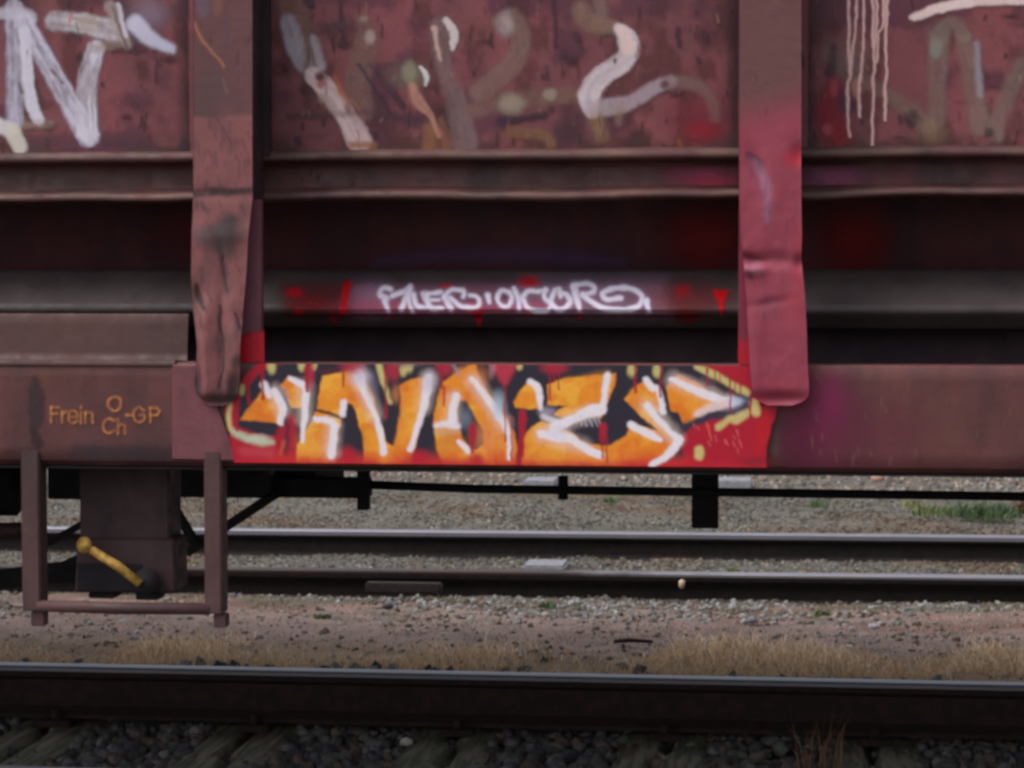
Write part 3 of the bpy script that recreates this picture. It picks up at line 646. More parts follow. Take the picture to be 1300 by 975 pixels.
def g_left(p):
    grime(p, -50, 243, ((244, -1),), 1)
    p.stroke([(-14, 18), (28, 17), (40, 24)], 15, (196, 186, 198), .8, 3)
    p.stroke([(18, 10), (20, 80), (19, 155)], 23, (192, 184, 202), .9, 2.4, .3, streak=.45); p.stroke([(32, 40), (38, 120), (49, 152)], 15, WH, .95, 2)
    p.stroke([(30, 26, 22), (65, 88, 24), (112, 172, 29)], 20, (206, 198, 216), .92, 2.4, .25, streak=.45)
    p.stroke([(122, 62, 22), (111, 110, 25), (112, 168, 27)], 22, WH, .95, 2.4, .12, streak=.6)
    p.stroke([(-10, 158), (12, 164)], 20, (214, 204, 206), .9, 3); p.stroke([(18, 168), (25, 186)], 20, (206, 196, 186), .9, 2.4)
    p.stroke([(34, 158), (64, 157)], 12, (150, 124, 112), .75, 2.6, .25, streak=.45)
    p.stroke([(70, 27, 24), (105, 30, 26), (145, 40, 30)], 24, (200, 190, 196), .92, 2.8, .3, streak=.45); p.blob(112, 30, 16, 12, (170, 146, 128), .6)
    p.stroke([(122, 62), (150, 55)], 12, (150, 128, 118), .6, 3)
    p.stroke([(140, 8), (150, 30), (162, 54)], 15, (176, 156, 150), .7, 3); p.stroke([(143, 8, 3), (152, 36), (163, 64)], 4, (98, 78, 80), .8, 1.3); p.stroke([(157, 2), (165, 40), (172, 68)], 4, (84, 62, 70), .8, 1.3)
    p.stroke([(150, 6), (160, 46)], 5, WH, .8, 1.6)
    p.blob(190, 18, 26, 22, (158, 138, 158), .5, .9); p.stroke([(172, 30, 22), (190, 48, 20), (218, 62, 12)], 18, (208, 202, 224), .9, 3.2)
    p.stroke([(92, 14), (88, 28)], 3, (186, 70, 70), .7, 1.5); p.stroke([(98, 30), (102, 52)], 2, (84, 60, 60), .8, .8)
    for a in ((24, 106, 28, 118), (80, 106, 66, 90)): p.stroke([(a[0], a[1]), (a[2], a[3])], 3, (96, 72, 70), .8, 1)
def g_mid(p):
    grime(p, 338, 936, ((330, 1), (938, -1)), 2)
    T = (146, 110, 98)
    p.stroke([(368, -20, 36), (374, 20, 34), (382, 55, 34), (398, 85, 30)], 34, T, .55, 4, .4)
    p.stroke([(366, 28, 20), (376, 58, 26), (386, 82, 22)], 24, (172, 160, 170), .8, 3, .2, streak=.22); p.stroke([(398, 50), (408, 84)], 12, (178, 164, 170), .8, 3, .2)
    p.stroke([(391, 20), (392, 60), (388, 95)], 8, (110, 80, 72), .8, 3)
    p.stroke([(398, 96, 22), (414, 112, 24), (440, 148, 26), (456, 178, 32)], 26, (222, 190, 190), .95, 2.2, .1, streak=.22)
    p.stroke([(410, 125, 12), (424, 140, 10)], 10, (170, 140, 130), .7, 3); p.blob(407, 97, 7, 8, (88, 32, 34), .95); p.blob(408, 107, 6, 5, (160, 72, 50), .8)
    p.stroke([(425, 96, 4), (434, 118, 9), (444, 130, 6)], 6, (176, 96, 70), .85, 2.4); p.stroke([(448, 126, 4), (462, 148, 5)], 5, (150, 84, 62), .8, 2)
    p.blob(442, 136, 5, 8, (130, 86, 78), .8); p.stroke([(447, 184), (474, 184)], 9, (150, 96, 62), .85, 3); p.stroke([(455, 165), (456, 178)], 2.4, (150, 110, 104), .8, 1)
    p.stroke([(460, 26, 16), (466, 52, 30), (453, 105, 34), (458, 140, 34)], 30, (146, 112, 102), .55, 4, .3, streak=.22); p.blob(470, 48, 8, 10, (176, 150, 146), .85); p.blob(462, 24, 7, 5, (160, 134, 130), .6)
    p.stroke([(455, 81), (497, 146)], 4, (70, 44, 58), .8, 1.6); p.stroke([(468, 80, 3), (490, 105, 8), (512, 135, 8)], 6, (78, 50, 62), .75, 2.4)
    p.blob(518, 97, 26, 18, (138, 122, 104), .7, .8, .4); p.blob(520, 92, 10, 16, (156, 150, 124), .6); p.stroke([(534, 86, 4), (541, 96, 7), (541, 108, 3)], 6, (216, 206, 206), .95, 1.4)
    p.blob(560, 150, 26, 26, (64, 38, 40), .6, .8); p.blob(520, 152, 20, 12, (76, 50, 66), .6, .8)
    p.stroke([(523, 110, 12), (532, 130, 16), (548, 148, 7), (558, 172, 8)], 12, (196, 140, 122), .85, 2.2, .2, streak=.22); p.stroke([(545, 162, 14), (546, 186, 20)], 16, (156, 104, 70), .75, 4, .25, streak=.22); p.stroke([(560, 150, 6), (566, 184, 14)], 8, (150, 96, 72), .7, 3, .25, streak=.22)
    p.stroke([(558, 34, 26), (562, 75, 22), (578, 125, 26), (590, 180, 34)], 26, (146, 120, 118), .55, 3.8, .25, streak=.22)
    p.stroke([(567, 26, 8), (577, 44, 12), (574, 62, 6)], 10, (208, 192, 192), .95, 1.6); p.stroke([(552, 36, 8), (555, 58, 5), (560, 76, 4)], 6, (200, 164, 156), .85, 1.5); p.stroke([(568, 42), (565, 70)], 7, (110, 84, 76), .7, 2.2)
    p.stroke([(630, 28, 14), (650, 22, 22), (662, 50, 26), (648, 84, 26), (608, 118, 24)], 24, (152, 124, 114), .55, 3.8, .25, streak=.22); p.blob(642, 32, 11, 17, (178, 156, 156), .75, .7, .2)
    p.stroke([(604, 140, 22), (640, 128, 24), (700, 124, 20), (748, 118, 18)], 22, (146, 112, 98), .5, 4.5, .3, streak=.22); p.blob(650, 132, 18, 14, (164, 150, 132), .65); p.blob(698, 120, 10, 8, (164, 150, 136), .6)
    p.stroke([(636, 154, 12), (668, 150, 6), (690, 146)], 10, (62, 40, 52), .75, 3); p.stroke([(650, 168, 16), (692, 172, 14), (700, 182)], 14, (148, 104, 70), .65, 4, .3, streak=.22); p.blob(722, 166, 18, 20, (66, 44, 46), .5, .8); p.blob(800, 182, 26, 9, (72, 48, 50), .6, .9)
    p.stroke([(738, 12, 24), (750, 30, 22), (788, 36, 18)], 20, (156, 124, 106), .55, 3.8, .2, streak=.22); p.stroke([(760, -10), (764, 18)], 18, (146, 116, 110), .6, 5, .2)
    p.stroke([(786, 36, 14), (798, 52, 26), (794, 76, 26), (760, 100, 26), (748, 122, 28), (752, 142, 18)], 26, (218, 200, 206), .95, 2.2, .1, streak=.22)
    p.stroke([(790, 38, 12), (798, 60, 20)], 16, (228, 198, 190), .9, 2); p.blob(781, 78, 2.5, 5, (96, 60, 60), .9)
    p.stroke([(752, 138, 22), (795, 132, 20), (830, 112, 18), (852, 104, 16)], 20, (176, 152, 162), .85, 2.8, .2); p.blob(775, 138, 20, 7, (150, 142, 136), .6)
    p.stroke([(852, 104, 18), (882, 108, 18), (902, 124, 16), (908, 150, 14)], 18, (142, 110, 106), .6, 3.5); p.blob(844, 108, 7, 6, (96, 60, 66), .9)
    p.stroke([(757, 152, 22), (764, 172, 18)], 20, (156, 122, 86), .65, 5, .25, streak=.22); p.stroke([(787, 140, 12), (786, 156, 8)], 12, (150, 118, 104), .6, 4)
    p.blob(886, 154, 38, 36, (140, 44, 60), .5, .95); p.blob(893, 166, 24, 12, (160, 24, 40), .6, .95); p.stroke([(862, 180), (868, 196)], 6, (150, 82, 46), .7, 3)
    for a in ((703, 0, 706, 60, 5), (731, 44, 734, 50, 7), (894, 42, 898, 52, 7), (860, 36, 862, 58, 6), (812, 10, 812, 24, 3), (694, 85, 696, 100, 2.4), (716, 66, 716, 72, 9), (886, 74, 888, 78, 7), (378, 178, 380, 182, 9), (390, 2, 396, 8, 10), (432, 0, 436, 60, 5), (410, 150, 411, 158, 4)): p.stroke([(a[0], a[1]), (a[2], a[3])], a[4], (74, 46, 58), .7, 1.8)
    p.blob(732, 66, 12, 9, (92, 54, 74), .3); p.stroke([(368, 148), (420, 146), (470, 142), (500, 146)], 8, (82, 54, 62), .45, 3); p.stroke([(416, 33), (440, 32), (452, 36)], 9, (88, 60, 70), .5, 3)
def g_right(p):
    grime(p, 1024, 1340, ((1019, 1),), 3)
    D = (226, 178, 174)
    p.blob(1078, 80, 26, 28, (146, 116, 112), .6, .8, .25, streak=.22); p.blob(1050, 68, 10, 16, (136, 106, 100), .6, .8); p.stroke([(1058, 60, 8), (1054, 92, 12)], 10, (66, 42, 50), .7, 3)
    p.stroke([(1098, 104, 16), (1128, 122, 18), (1158, 142, 20), (1176, 160, 22)], 18, (150, 122, 110), .52, 3.8, .25, streak=.22); p.blob(1157, 150, 10, 12, (62, 42, 46), .7); p.blob(1184, 168, 20, 16, (140, 112, 88), .6, .8, .25, streak=.22)
    p.stroke([(1192, 44, 26), (1190, 100, 24), (1190, 150, 22)], 24, (152, 126, 116), .52, 3.8, .25, streak=.22); p.blob(1188, 62, 9, 14, (142, 146, 136), .6); p.blob(1194, 38, 12, 12, (62, 42, 52), .7)
    p.stroke([(1192, 50, 22), (1198, 34, 18), (1212, 30, 16), (1224, 46, 18)], 18, (140, 120, 112), .5, 3.2); p.stroke([(1224, 52, 20), (1236, 110, 24), (1244, 160, 26)], 24, (154, 128, 118), .54, 3.8, .25, streak=.22); p.stroke([(1240, 56), (1244, 120)], 8, (160, 150, 164), .7, 2.6)
    p.stroke([(1300, 84, 26), (1284, 112, 22), (1268, 150, 20), (1266, 172, 18)], 22, (152, 132, 122), .52, 3.8, .25, streak=.22); p.blob(1256, 168, 7, 6, (62, 44, 44), .7)
    p.stroke([(1060, 108, 14), (1052, 135, 24), (1058, 160, 36), (1064, 172, 34)], 30, (148, 24, 44), .7, 9); p.blob(1058, 112, 7, 12, (178, 70, 84), .6); p.blob(1050, 164, 8, 8, (190, 90, 104), .5); p.blob(1076, 128, 12, 20, (88, 44, 78), .6, .9)
    p.blob(1086, 112, 6, 14, (196, 136, 116), .6)
    for x, y1, seq in ((1077.7, 173, 1), (1092, 149, 2), (1107.5, 196, 3), (1124, 152, 4)):
        pts = {1: [(1077, -40), (1078, 20), (1077, 50), (1079, 92), (1076, 110), (1077, 150), (1078.5, 173)], 2: [(1098, -40), (1097, 20), (1096, 52), (1093, 90), (1091, 110), (1091, 140), (1092, 149)], 3: [(1108, -40), (1108, 20), (1107, 50), (1110, 76), (1109, 110), (1107, 160), (1107.5, 196)], 4: [(1128, -40), (1125, 30), (1124, 60), (1125, 90), (1123, 120), (1124, 152)]}[seq]
        p.stroke(pts, 3.6, D, 1, 1.1)
    p.stroke([(1089, -40), (1087, 20), (1083, 60), (1080, 92)], 3.4, D, 1, 1.1); p.stroke([(1115, -40), (1113, 20), (1110, 60)], 3.4, D, 1, 1.1); p.stroke([(1122, -40), (1121, 28), (1116, 42), (1113, 78)], 3.4, D, 1, 1.1)
    p.stroke([(1159, 22, 10), (1195, 10, 13), (1242, 1, 14), (1320, -1, 14)], 13, (228, 200, 196), 1, 1.8, .1)
def filt(z0, z1): return [(YP, zc(z0, YP)), (YP, zc(z1, YP))]
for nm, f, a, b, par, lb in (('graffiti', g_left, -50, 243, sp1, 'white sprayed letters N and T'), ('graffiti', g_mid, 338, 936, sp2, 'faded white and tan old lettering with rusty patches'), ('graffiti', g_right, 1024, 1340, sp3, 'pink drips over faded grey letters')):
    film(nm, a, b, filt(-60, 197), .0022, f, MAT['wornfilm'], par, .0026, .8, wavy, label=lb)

SL = (48, 42, 54); OR_ = (238, 144, 40); RD = (178, 26, 48); YL = (214, 200, 128); WT = (240, 230, 236)
def noz(p):
    p.poly([(286, 515), (310, 480), (335, 455), (965, 455), (958, 500), (966, 514), (988, 516), (974, 560), (972, 583), (974, 594), (300, 594)], RD, 1, 1.3)
    p.poly([(302, 540), (306, 500), (340, 466), (372, 458), (872, 458), (925, 480), (956, 505), (945, 520), (880, 540), (862, 556), (870, 580), (850, 594), (378, 594), (376, 556), (330, 552)], SL, 1, 2.2)
    p.poly([(356, 540), (378, 532), (376, 594), (330, 594), (300, 588), (308, 566), (350, 565)], RD, .95, 3); p.stroke([(371, 530), (369, 565)], 9, (170, 30, 54), .9, 2); p.stroke([(366, 540), (364, 575)], 5, SL, .8, 2)
    p.stroke([(362, 560), (358, 575)], 4, (216, 110, 60), .6, 2)
    o = lambda q: p.poly(q, OR_, 1, 1.5)
    o([(306, 532), (336, 493), (350, 496), (360, 518), (356, 537)]); o([(358, 488), (368, 477), (390, 489), (383, 518), (371, 518)])
    o([(410, 477), (436, 472), (456, 469), (472, 494), (491, 560), (502, 568), (490, 590), (464, 590), (462, 556), (449, 513), (443, 511), (434, 532), (429, 556), (426, 590), (377, 590), (378, 564), (394, 540), (403, 520), (407, 490)])
    o([(505, 491), (522, 482), (544, 478), (550, 486), (534, 540), (522, 590), (488, 590), (500, 568), (507, 536), (509, 510)])
    p.poly([(558, 500), (560, 486), (580, 473), (592, 467), (604, 458), (609, 476), (620, 497), (641, 526), (654, 550), (657, 570), (654, 592), (566, 592), (555, 570), (551, 536), (553, 518)], OR_, 1, 1.5)
    p.poly([(584, 506), (594, 509), (604, 528), (614, 546), (615, 562), (605, 571), (594, 565), (586, 552), (582, 536), (581, 520)], SL, 1, 2)
    o([(653, 510), (660, 498), (672, 484), (686, 487), (689, 518), (670, 519), (656, 517)])
    o([(695, 488), (710, 482), (740, 477), (782, 474), (780, 490), (768, 518), (764, 530), (740, 522), (722, 534), (702, 526), (720, 514), (695, 516)])
    o([(665, 556), (676, 541), (688, 534), (702, 540), (725, 548), (745, 562), (766, 565), (786, 558), (798, 546), (799, 533), (838, 548), (858, 558), (852, 570), (828, 592), (662, 592)])
    o([(792, 506), (806, 492), (820, 482), (835, 490), (844, 520), (832, 524), (852, 548), (856, 558), (838, 548), (812, 526)])
    o([(845, 492), (860, 475), (888, 487), (912, 508), (886, 526), (884, 533), (867, 538), (862, 524), (850, 521)])
    p.poly([(766, 532), (782, 512), (795, 516), (832, 545), (800, 536), (796, 552), (775, 564), (748, 560), (734, 545)], SL, 1, 2)
    p.poly([(836, 524), (850, 520), (860, 523), (865, 540), (862, 552), (856, 554), (842, 536)], SL, .95, 1.6)
    om = ((p.C[:, 0] > .55) & (p.C[:, 1] < .42) & (p.C[:, 2] < .15))*1.0
    p.over((250, 184, 66), om*.7*sm(.42, .66, fbm(p.X/26, p.Y/22+4, 3))); p.over((226, 104, 34), om*.6*sm(.5, .7, fbm(p.X/30+9, p.Y/24, 3)))
    # orange fades and blends
    p.blob(448, 482, 12, 12, (224, 110, 60), .5, .9); p.blob(610, 480, 12, 16, (232, 130, 52), .4); p.blob(620, 555, 22, 22, (236, 150, 90), .6, .9); p.blob(590, 472, 14, 8, (238, 140, 60), .6)
    p.blob(400, 560, 22, 18, (240, 160, 66), .5, .9); p.blob(570, 562, 14, 16, (214, 140, 60), .6, .9); p.blob(505, 500, 8, 12, (244, 150, 90), .5, .9)
    g = sm(566, 590, p.Y)*sm(300, 380, p.X)*(1-sm(850, 900, p.X)); p.over((222, 62, 44), g*.75*(p.A > .5)); g = sm(578, 594, p.Y+3*(fbm(p.X/18, p.X*0, 2)-.5)*2); p.over((196, 30, 50), g*.9*(p.A > .5))
    for a in ((443, 578, 12, 12), (532, 580, 16, 10), (605, 583, 10, 8), (745, 590, 10, 6)): p.blob(*a, (190, 26, 50), .85, .7)
    # thin outlines
    p.stroke([(401, 519), (418, 524), (440, 531)], 4, (56, 36, 44), .95, 1.2); p.stroke([(692, 475), (694, 515)], 3.4, SL, 1, 1); p.stroke([(689, 517, 6), (712, 515, 2)], 5, SL, 1, 1.4)
    p.stroke([(844, 486, 2), (847, 505, 3), (850, 524, 4)], 3.4, SL, 1, 1); p.stroke([(408, 472), (432, 470)], 5, (92, 34, 48), .8, 2)
    for a, b in (((560, 486), (552, 520)), ((506, 488), (509, 530))): p.stroke([a, b], 4, SL, .6, 1.6)
    # whites
    for q in (((456, 474), (464, 498), (476, 526)), ((545, 480), (538, 515)), ((602, 484), (640, 537)), ((388, 492), (387, 530)), ((576, 506), (574, 534)), ((704, 542), (750, 524)), ((690, 552), (740, 566)), ((822, 514), (858, 556)), ((856, 482), (924, 510)), ((424, 540), (422, 572)), ((352, 498), (360, 520))): p.stroke(q, 19, (244, 218, 204), .5, 6)
    for q in (((420, 500), (440, 480)), ((475, 555), (490, 580)), ((530, 500), (512, 560)), ((720, 490), (770, 480)), ((690, 580), (780, 580)), ((870, 500), (885, 515)), ((810, 500), (830, 505)), ((566, 510), (572, 530))): p.stroke(q, 14, (248, 172, 60), .5, 6)
    w = lambda q, ww, al=1.0, so=1.5: p.stroke([tuple(k[:2])+((k[2]+1,) if len(k) > 2 else ()) for k in q], ww+1, WT, al, so)
    w([(337, 488), (343, 503, 6)], 10); w([(350, 496), (360, 516, 9), (357, 536, 6)], 8); p.stroke([(362, 496), (368, 516)], 5, (120, 124, 150), .6, 2)
    w([(370, 481, 6), (388, 491, 8), (388, 520, 8), (385, 560, 4)], 8); w([(437, 511), (436, 526, 5)], 9); w([(401, 532, 6), (424, 536, 8), (424, 558, 9), (422, 578, 9)], 8)
    w([(456, 474, 12), (464, 498, 8), (480, 534, 6), (488, 574, 8)], 8); p.blob(458, 478, 14, 13, (214, 200, 216), .75, .9); p.blob(474, 492, 8, 18, (130, 122, 150), .4, .9)
    w([(545, 480, 10), (540, 510, 9), (530, 545, 6), (521, 571, 6)], 8); p.blob(546, 484, 9, 14, (206, 198, 220), .7, .9)
    w([(600, 480, 6), (620, 507, 7), (640, 537, 8), (647, 556, 6), (647, 580, 5)], 7); p.blob(634, 514, 9, 17, (180, 200, 220), .8, .9)
    w([(580, 502, 8), (576, 520, 9), (575, 534, 10)], 9); w([(554, 540, 5), (568, 538, 8), (582, 540, 8)], 8, .95, 2.4); p.stroke([(554, 548), (582, 548)], 6, (206, 170, 130), .7, 2.5); p.blob(592, 530, 9, 14, (130, 140, 160), .6, .9); w([(584, 560, 5), (596, 572, 6)], 6)
    w([(674, 484, 7), (684, 494, 8), (687, 518, 5)], 7); w([(690, 528), (706, 536)], 7, .8, 2.5); p.blob(695, 522, 12, 6, (190, 176, 196), .6, .9)
    w([(704, 542, 12), (728, 532, 10), (750, 522, 14), (764, 520, 12)], 12); w([(764, 520, 8), (768, 500, 7), (772, 476, 8)], 7); w([(688, 550, 9), (706, 554, 12), (724, 556, 10), (742, 568, 9), (762, 577, 9)], 10); p.blob(708, 548, 14, 8, (226, 220, 232), .7, .9)
    for x in (736, 741, 748, 760, 755): p.stroke([(x, 528), (x+4, 540)], 1.6, (206, 200, 214), .7, .8)
    w([(820, 481, 7), (829, 492, 8), (836, 494, 6), (842, 522, 8)], 7); w([(822, 514, 8), (836, 532, 7), (852, 549, 6), (862, 558, 10), (848, 577, 9), (828, 590, 6)], 7); w([(801, 539, 9), (820, 549, 9), (838, 558, 6)], 8)
    w([(853, 481, 6), (880, 494, 8), (908, 505, 10), (926, 510, 12)], 9); p.stroke([(886, 525, 9), (905, 517, 10), (926, 511, 10)], 9, (238, 206, 204), .95, 1.8); p.blob(934, 510, 11, 15, (206, 210, 232), .85, .8); p.blob(948, 508, 6, 10, (110, 120, 150), .5, .9)
    # outer dark edging + yellow on the right, left
    p.stroke([(868, 468, 10), (900, 480, 10), (926, 492, 12), (945, 502, 8)], 10, SL, .9, 2.5); p.stroke([(868, 540, 8), (896, 530, 7), (920, 526, 9), (946, 516, 8)], 8, (62, 54, 74), .85, 2.5)
    y = lambda q, ww, al=.9: p.stroke(q, ww, YL, al, 2)
    y([(884, 466, 7), (904, 474, 10), (926, 486, 8), (948, 498, 10)], 9); p.stroke([(893, 480), (905, 486)], 6, (110, 90, 100), .5, 3); y([(958, 512), (960, 522)], 12); y([(948, 524, 10), (934, 532, 12), (926, 532), (912, 542, 8)], 9, .85); y([(888, 571), (887, 578)], 11)
    for x, yy, r_ in ((308, 494, 5), (346, 466, 6), (384, 464, 5), (400, 464, 4), (520, 464, 6), (513, 470, 5), (660, 464, 4), (802, 470, 6), (834, 470, 6)): p.blob(x, yy, r_, r_*1.6, YL, .85, .6)
    y([(482, 462, 8), (487, 480, 9), (490, 490, 6), (496, 510, 5)], 7); y([(294, 512, 5), (291, 530, 6), (294, 545, 5)], 6)
    p.stroke([(298, 548, 8), (316, 556, 10), (334, 560, 10), (346, 562, 6)], 9, (188, 202, 170), .9, 2.6); p.blob(330, 556, 16, 5, (206, 208, 190), .6)
    p.stroke([(310, 572), (345, 574)], 12, (206, 80, 90), .5, 4)
    # top reds
    for a in ((448, 464, 16, 12), (500, 470, 10, 14), (705, 466, 18, 9), (395, 470, 6, 26), (565, 466, 12, 12)): p.blob(*a, (182, 44, 66), .85, .7)
    p.poly([(622, 458), (660, 458), (650, 478), (641, 492), (634, 482)], (192, 54, 74), .95, 3); p.blob(625, 466, 5, 14, (206, 140, 150), .5)
    p.stroke([(576, 462), (584, 474)], 4, (160, 150, 160), .7, 2); p.blob(520, 462, 18, 5, (120, 110, 120), .5)
    q = (168, 22, 48)
    for x, a, b, ww in ((317, 474, 512, 4), (335, 462, 506, 4), (302, 508, 545, 3), (391, 462, 496, 5), (437, 466, 490, 2.6), (491, 464, 529, 3), (562, 462, 492, 3), (565, 490, 514, 2.4), (642, 490, 560, 2.6), (650, 530, 582, 2.6), (698, 466, 506, 2.6), (704, 466, 484, 2), (710, 466, 494, 2.4), (807, 462, 498, 3), (839, 462, 503, 3.4), (898, 468, 488, 2.6), (908, 470, 484, 2), (914, 472, 486, 2), (928, 478, 520, 3), (934, 480, 500, 2), (953, 500, 528, 3), (940, 484, 500, 1.8)): p.drip(x, a, b, ww, q)
    for x, yy, yb in ((664, 530, 578), (601, 548, 574), (766, 546, 560)): p.stroke([(x, yy-6, 9), (x, yy+6, 10), (x-1, yb, 4)], 9, (176, 28, 54), .95, 1.6)
    p.drip(765, 556, 580, 2.4, q); p.drip(771, 556, 586, 2.2, q); p.drip(660, 560, 590, 5, q)
    p.stroke([(972, 524, 10), (968, 550, 16), (962, 575, 8)], 14, (196, 26, 34), .7, 3); p.stroke([(898, 540), (901, 552)], 3, (226, 90, 60), .8, 1.2)
    for k in range(16): x = rnd.uniform(880, 955); yy = rnd.uniform(535, 570); p.stroke([(x, yy), (x+2, yy+rnd.uniform(4, 9))], 1.3, (226, 120, 120), .6, .8)
    p.blob(960, 586, 26, 7, (120, 32, 44), .6, .9)
GR = film('graffiti', 284, 992, [(0, zs1-.0015), (0, zs0+.0015)], .009, noz, MAT['film'], sill, .0020, .7, label='orange, white and black piece on red reading NOZ')
# overspray
def osp(p):
    p.blob(1045, 530, 45, 70, (140, 36, 84), .45, .95); p.blob(1010, 560, 26, 40, (96, 30, 56), .6, .9); p.blob(1120, 550, 60, 50, (128, 58, 78), .3, .9); p.blob(1055, 505, 22, 30, (150, 44, 96), .3, .9)
    p.blob(1007, 485, 26, 40, (150, 40, 70), .3)
    for k in range(30): x = rnd.uniform(1030, 1290); yy = rnd.uniform(470, 580); p.stroke([(x, yy), (x+1, yy+rnd.uniform(5, 16))], 1.6, (130, 98, 92), .45, .9)
film('overspray', 988, 1320, [(0, zs1-.0015), (0, zs0+.0015)], .0045, osp, MAT['film'], sill, .004, 1, label='magenta overspray')
def hp(p):
    p.blob(900, 300, 60, 44, (112, 10, 16), .8, .95); p.blob(1085, 300, 46, 50, (112, 10, 16), .8, .95); p.stroke([(480, 334, 14), (560, 325, 18), (700, 326, 20), (790, 334, 14)], 18, (84, 58, 92), .55, 6)
    p.blob(225, 290, 40, 40, (96, 30, 36), .5, .95)
Yh0, Yh1 = (YH-.02), (YH+.03)
for a_, b_, l_ in ((180, 300, 'dull red overspray at left'), (400, 935, 'dark red and violet overspray'), (1020, 1200, 'dark red overspray at right')): film('overspray', a_, b_, [(Yh0-.003, zc(256, YH)), (Yh1-.003, zc(345, YH)-.01)], .002, hp, MAT['film'], hop, .008, 1, hd, label=l_)
def chs(p):
    p.blob(895, 222, 52, 18, (150, 40, 78), .65, .9); p.blob(1058, 226, 42, 20, (140, 52, 92), .75, .9); p.blob(1140, 222, 26, 14, (120, 50, 60), .4, .9); p.blob(905, 232, 36, 12, (160, 28, 52), .5, .9)
film('overspray', 830, 1180, [(YP+.0295, chprof(212)), (YP+.022, chprof(236.5))], .006, chs, MAT['film'], WR, .005, 1, None, label='magenta overspray on the channel')
def tag(p):
    HZ = (160, 132, 158)
    p.poly([(360, 362), (470, 360), (470, 402), (360, 402)], (112, 40, 44), .55, 9); p.blob(474, 378, 30, 24, HZ, .65, .9); p.poly([(450, 362), (840, 356), (850, 402), (450, 402)], (146, 94, 116), .5, 7)
    p.poly([(660, 345), (850, 345), (850, 400), (660, 400)], (130, 108, 126), .45, 12); p.blob(870, 380, 60, 24, (120, 44, 48), .6, .9)
    for a in ((480, 388, 60, 10), (560, 392, 90, 8), (670, 388, 60, 8)): p.blob(*a, (166, 60, 86), .5, .9)
    r = (186, 14, 30)
    p.stroke([(441, 362, 11), (438, 380, 9), (436, 396, 10)], 10, r, .95, 1.8); p.blob(374, 371, 12, 7, r, .75, .8); p.blob(395, 385, 26, 10, (150, 30, 34), .4, .9); p.blob(380, 396, 7, 6, r, .6); p.blob(672, 358, 14, 9, r, .85, .8); p.blob(866, 368, 10, 9, r, .5, .9); p.blob(567, 364, 10, 4, r, .6)
    p.stroke([(598, 392, 14), (607, 394, 13), (608, 414, 2)], 10, r, .9, 1.5); p.stroke([(669, 388, 7), (671, 398, 5)], 6, r, .8, 1.5); p.blob(736, 400, 5, 6, r, .6); p.blob(494, 402, 4, 3, r, .6)
    p.poly([(904, 368), (925, 368), (920, 382), (917, 401), (914, 400), (911, 382)], (190, 12, 20), .9, 1.5); p.blob(424, 402, 7, 8, (150, 16, 28), .6); p.blob(872, 402, 16, 9, (120, 14, 22), .6)
    c = (226, 218, 236); s = lambda q, w_=6.5: (p.stroke([tuple(k[:2])+((k[2]+5,) if len(k) > 2 else ()) for k in q], w_+5, (166, 136, 166), .28, 3.2), p.stroke([tuple(k[:2])+((k[2]-.3,) if len(k) > 2 else ()) for k in q], w_-.3, c, .97, 1.5))
    s([(482, 374), (487, 366), (496, 367)]); s([(484, 376), (492, 378)], 7); s([(489, 383, 7), (493, 394, 5)])
    s([(499, 375), (512, 370), (521, 364)]); s([(520, 366), (515, 380), (510, 392)], 6.5); s([(520, 368), (520, 382), (524, 394)], 5.5); s([(525, 373), (530, 388), (540, 390)], 6); s([(536, 372), (543, 386)], 5)
    s([(541, 373), (560, 371)], 6); s([(543, 375), (546, 390), (562, 391)], 6.5); s([(548, 381), (558, 380)], 4)
    s([(565, 376), (569, 384), (573, 392)], 7); s([(564, 378), (572, 369), (588, 368), (589, 376)], 6); s([(572, 378, 5), (584, 388, 6), (598, 391, 6), (608, 387, 6), (606, 377, 5), (597, 375, 5)], 6); s([(619, 375, 8), (621, 384, 5)])
    s([(648, 371), (636, 369), (632, 380), (638, 388), (647, 387), (650, 376), (646, 371)], 5.5)
    s([(653, 366), (658, 378), (659, 392)], 6.5); s([(662, 379), (670, 370), (682, 370), (694, 368)], 6); s([(693, 369), (691, 377), (699, 386), (694, 394), (680, 395), (670, 390), (665, 381)], 6)
    s([(705, 368), (700, 382), (706, 391), (716, 392), (724, 384), (720, 374), (711, 372)], 6.5); s([(710, 366), (712, 376)], 5)
    s([(729, 363), (732, 378), (736, 394, 5)], 9); s([(728, 363), (742, 360), (753, 363), (754, 370), (740, 374)], 6.5); s([(740, 374), (752, 384), (770, 392), (798, 393), (812, 386), (814, 374), (800, 366), (780, 366), (766, 372), (770, 380), (788, 378)], 7); s([(821, 382, 8), (824, 394, 5)])
ch_face = [(YC0-.001, zc(346, YC0)), (.219, zc(362, .22)), (YC1+.005, zc(392, YC1)), (YC1+.011, zc(399, YC1)), (YC1+.034, zc(403, YC1)), (YC1+.044, zc(415, YC1))]
film('graffiti', 350, 935, ch_face, .003, tag, MAT['film'], chord, .0022, .6, label='small white hand written tag over red marks')
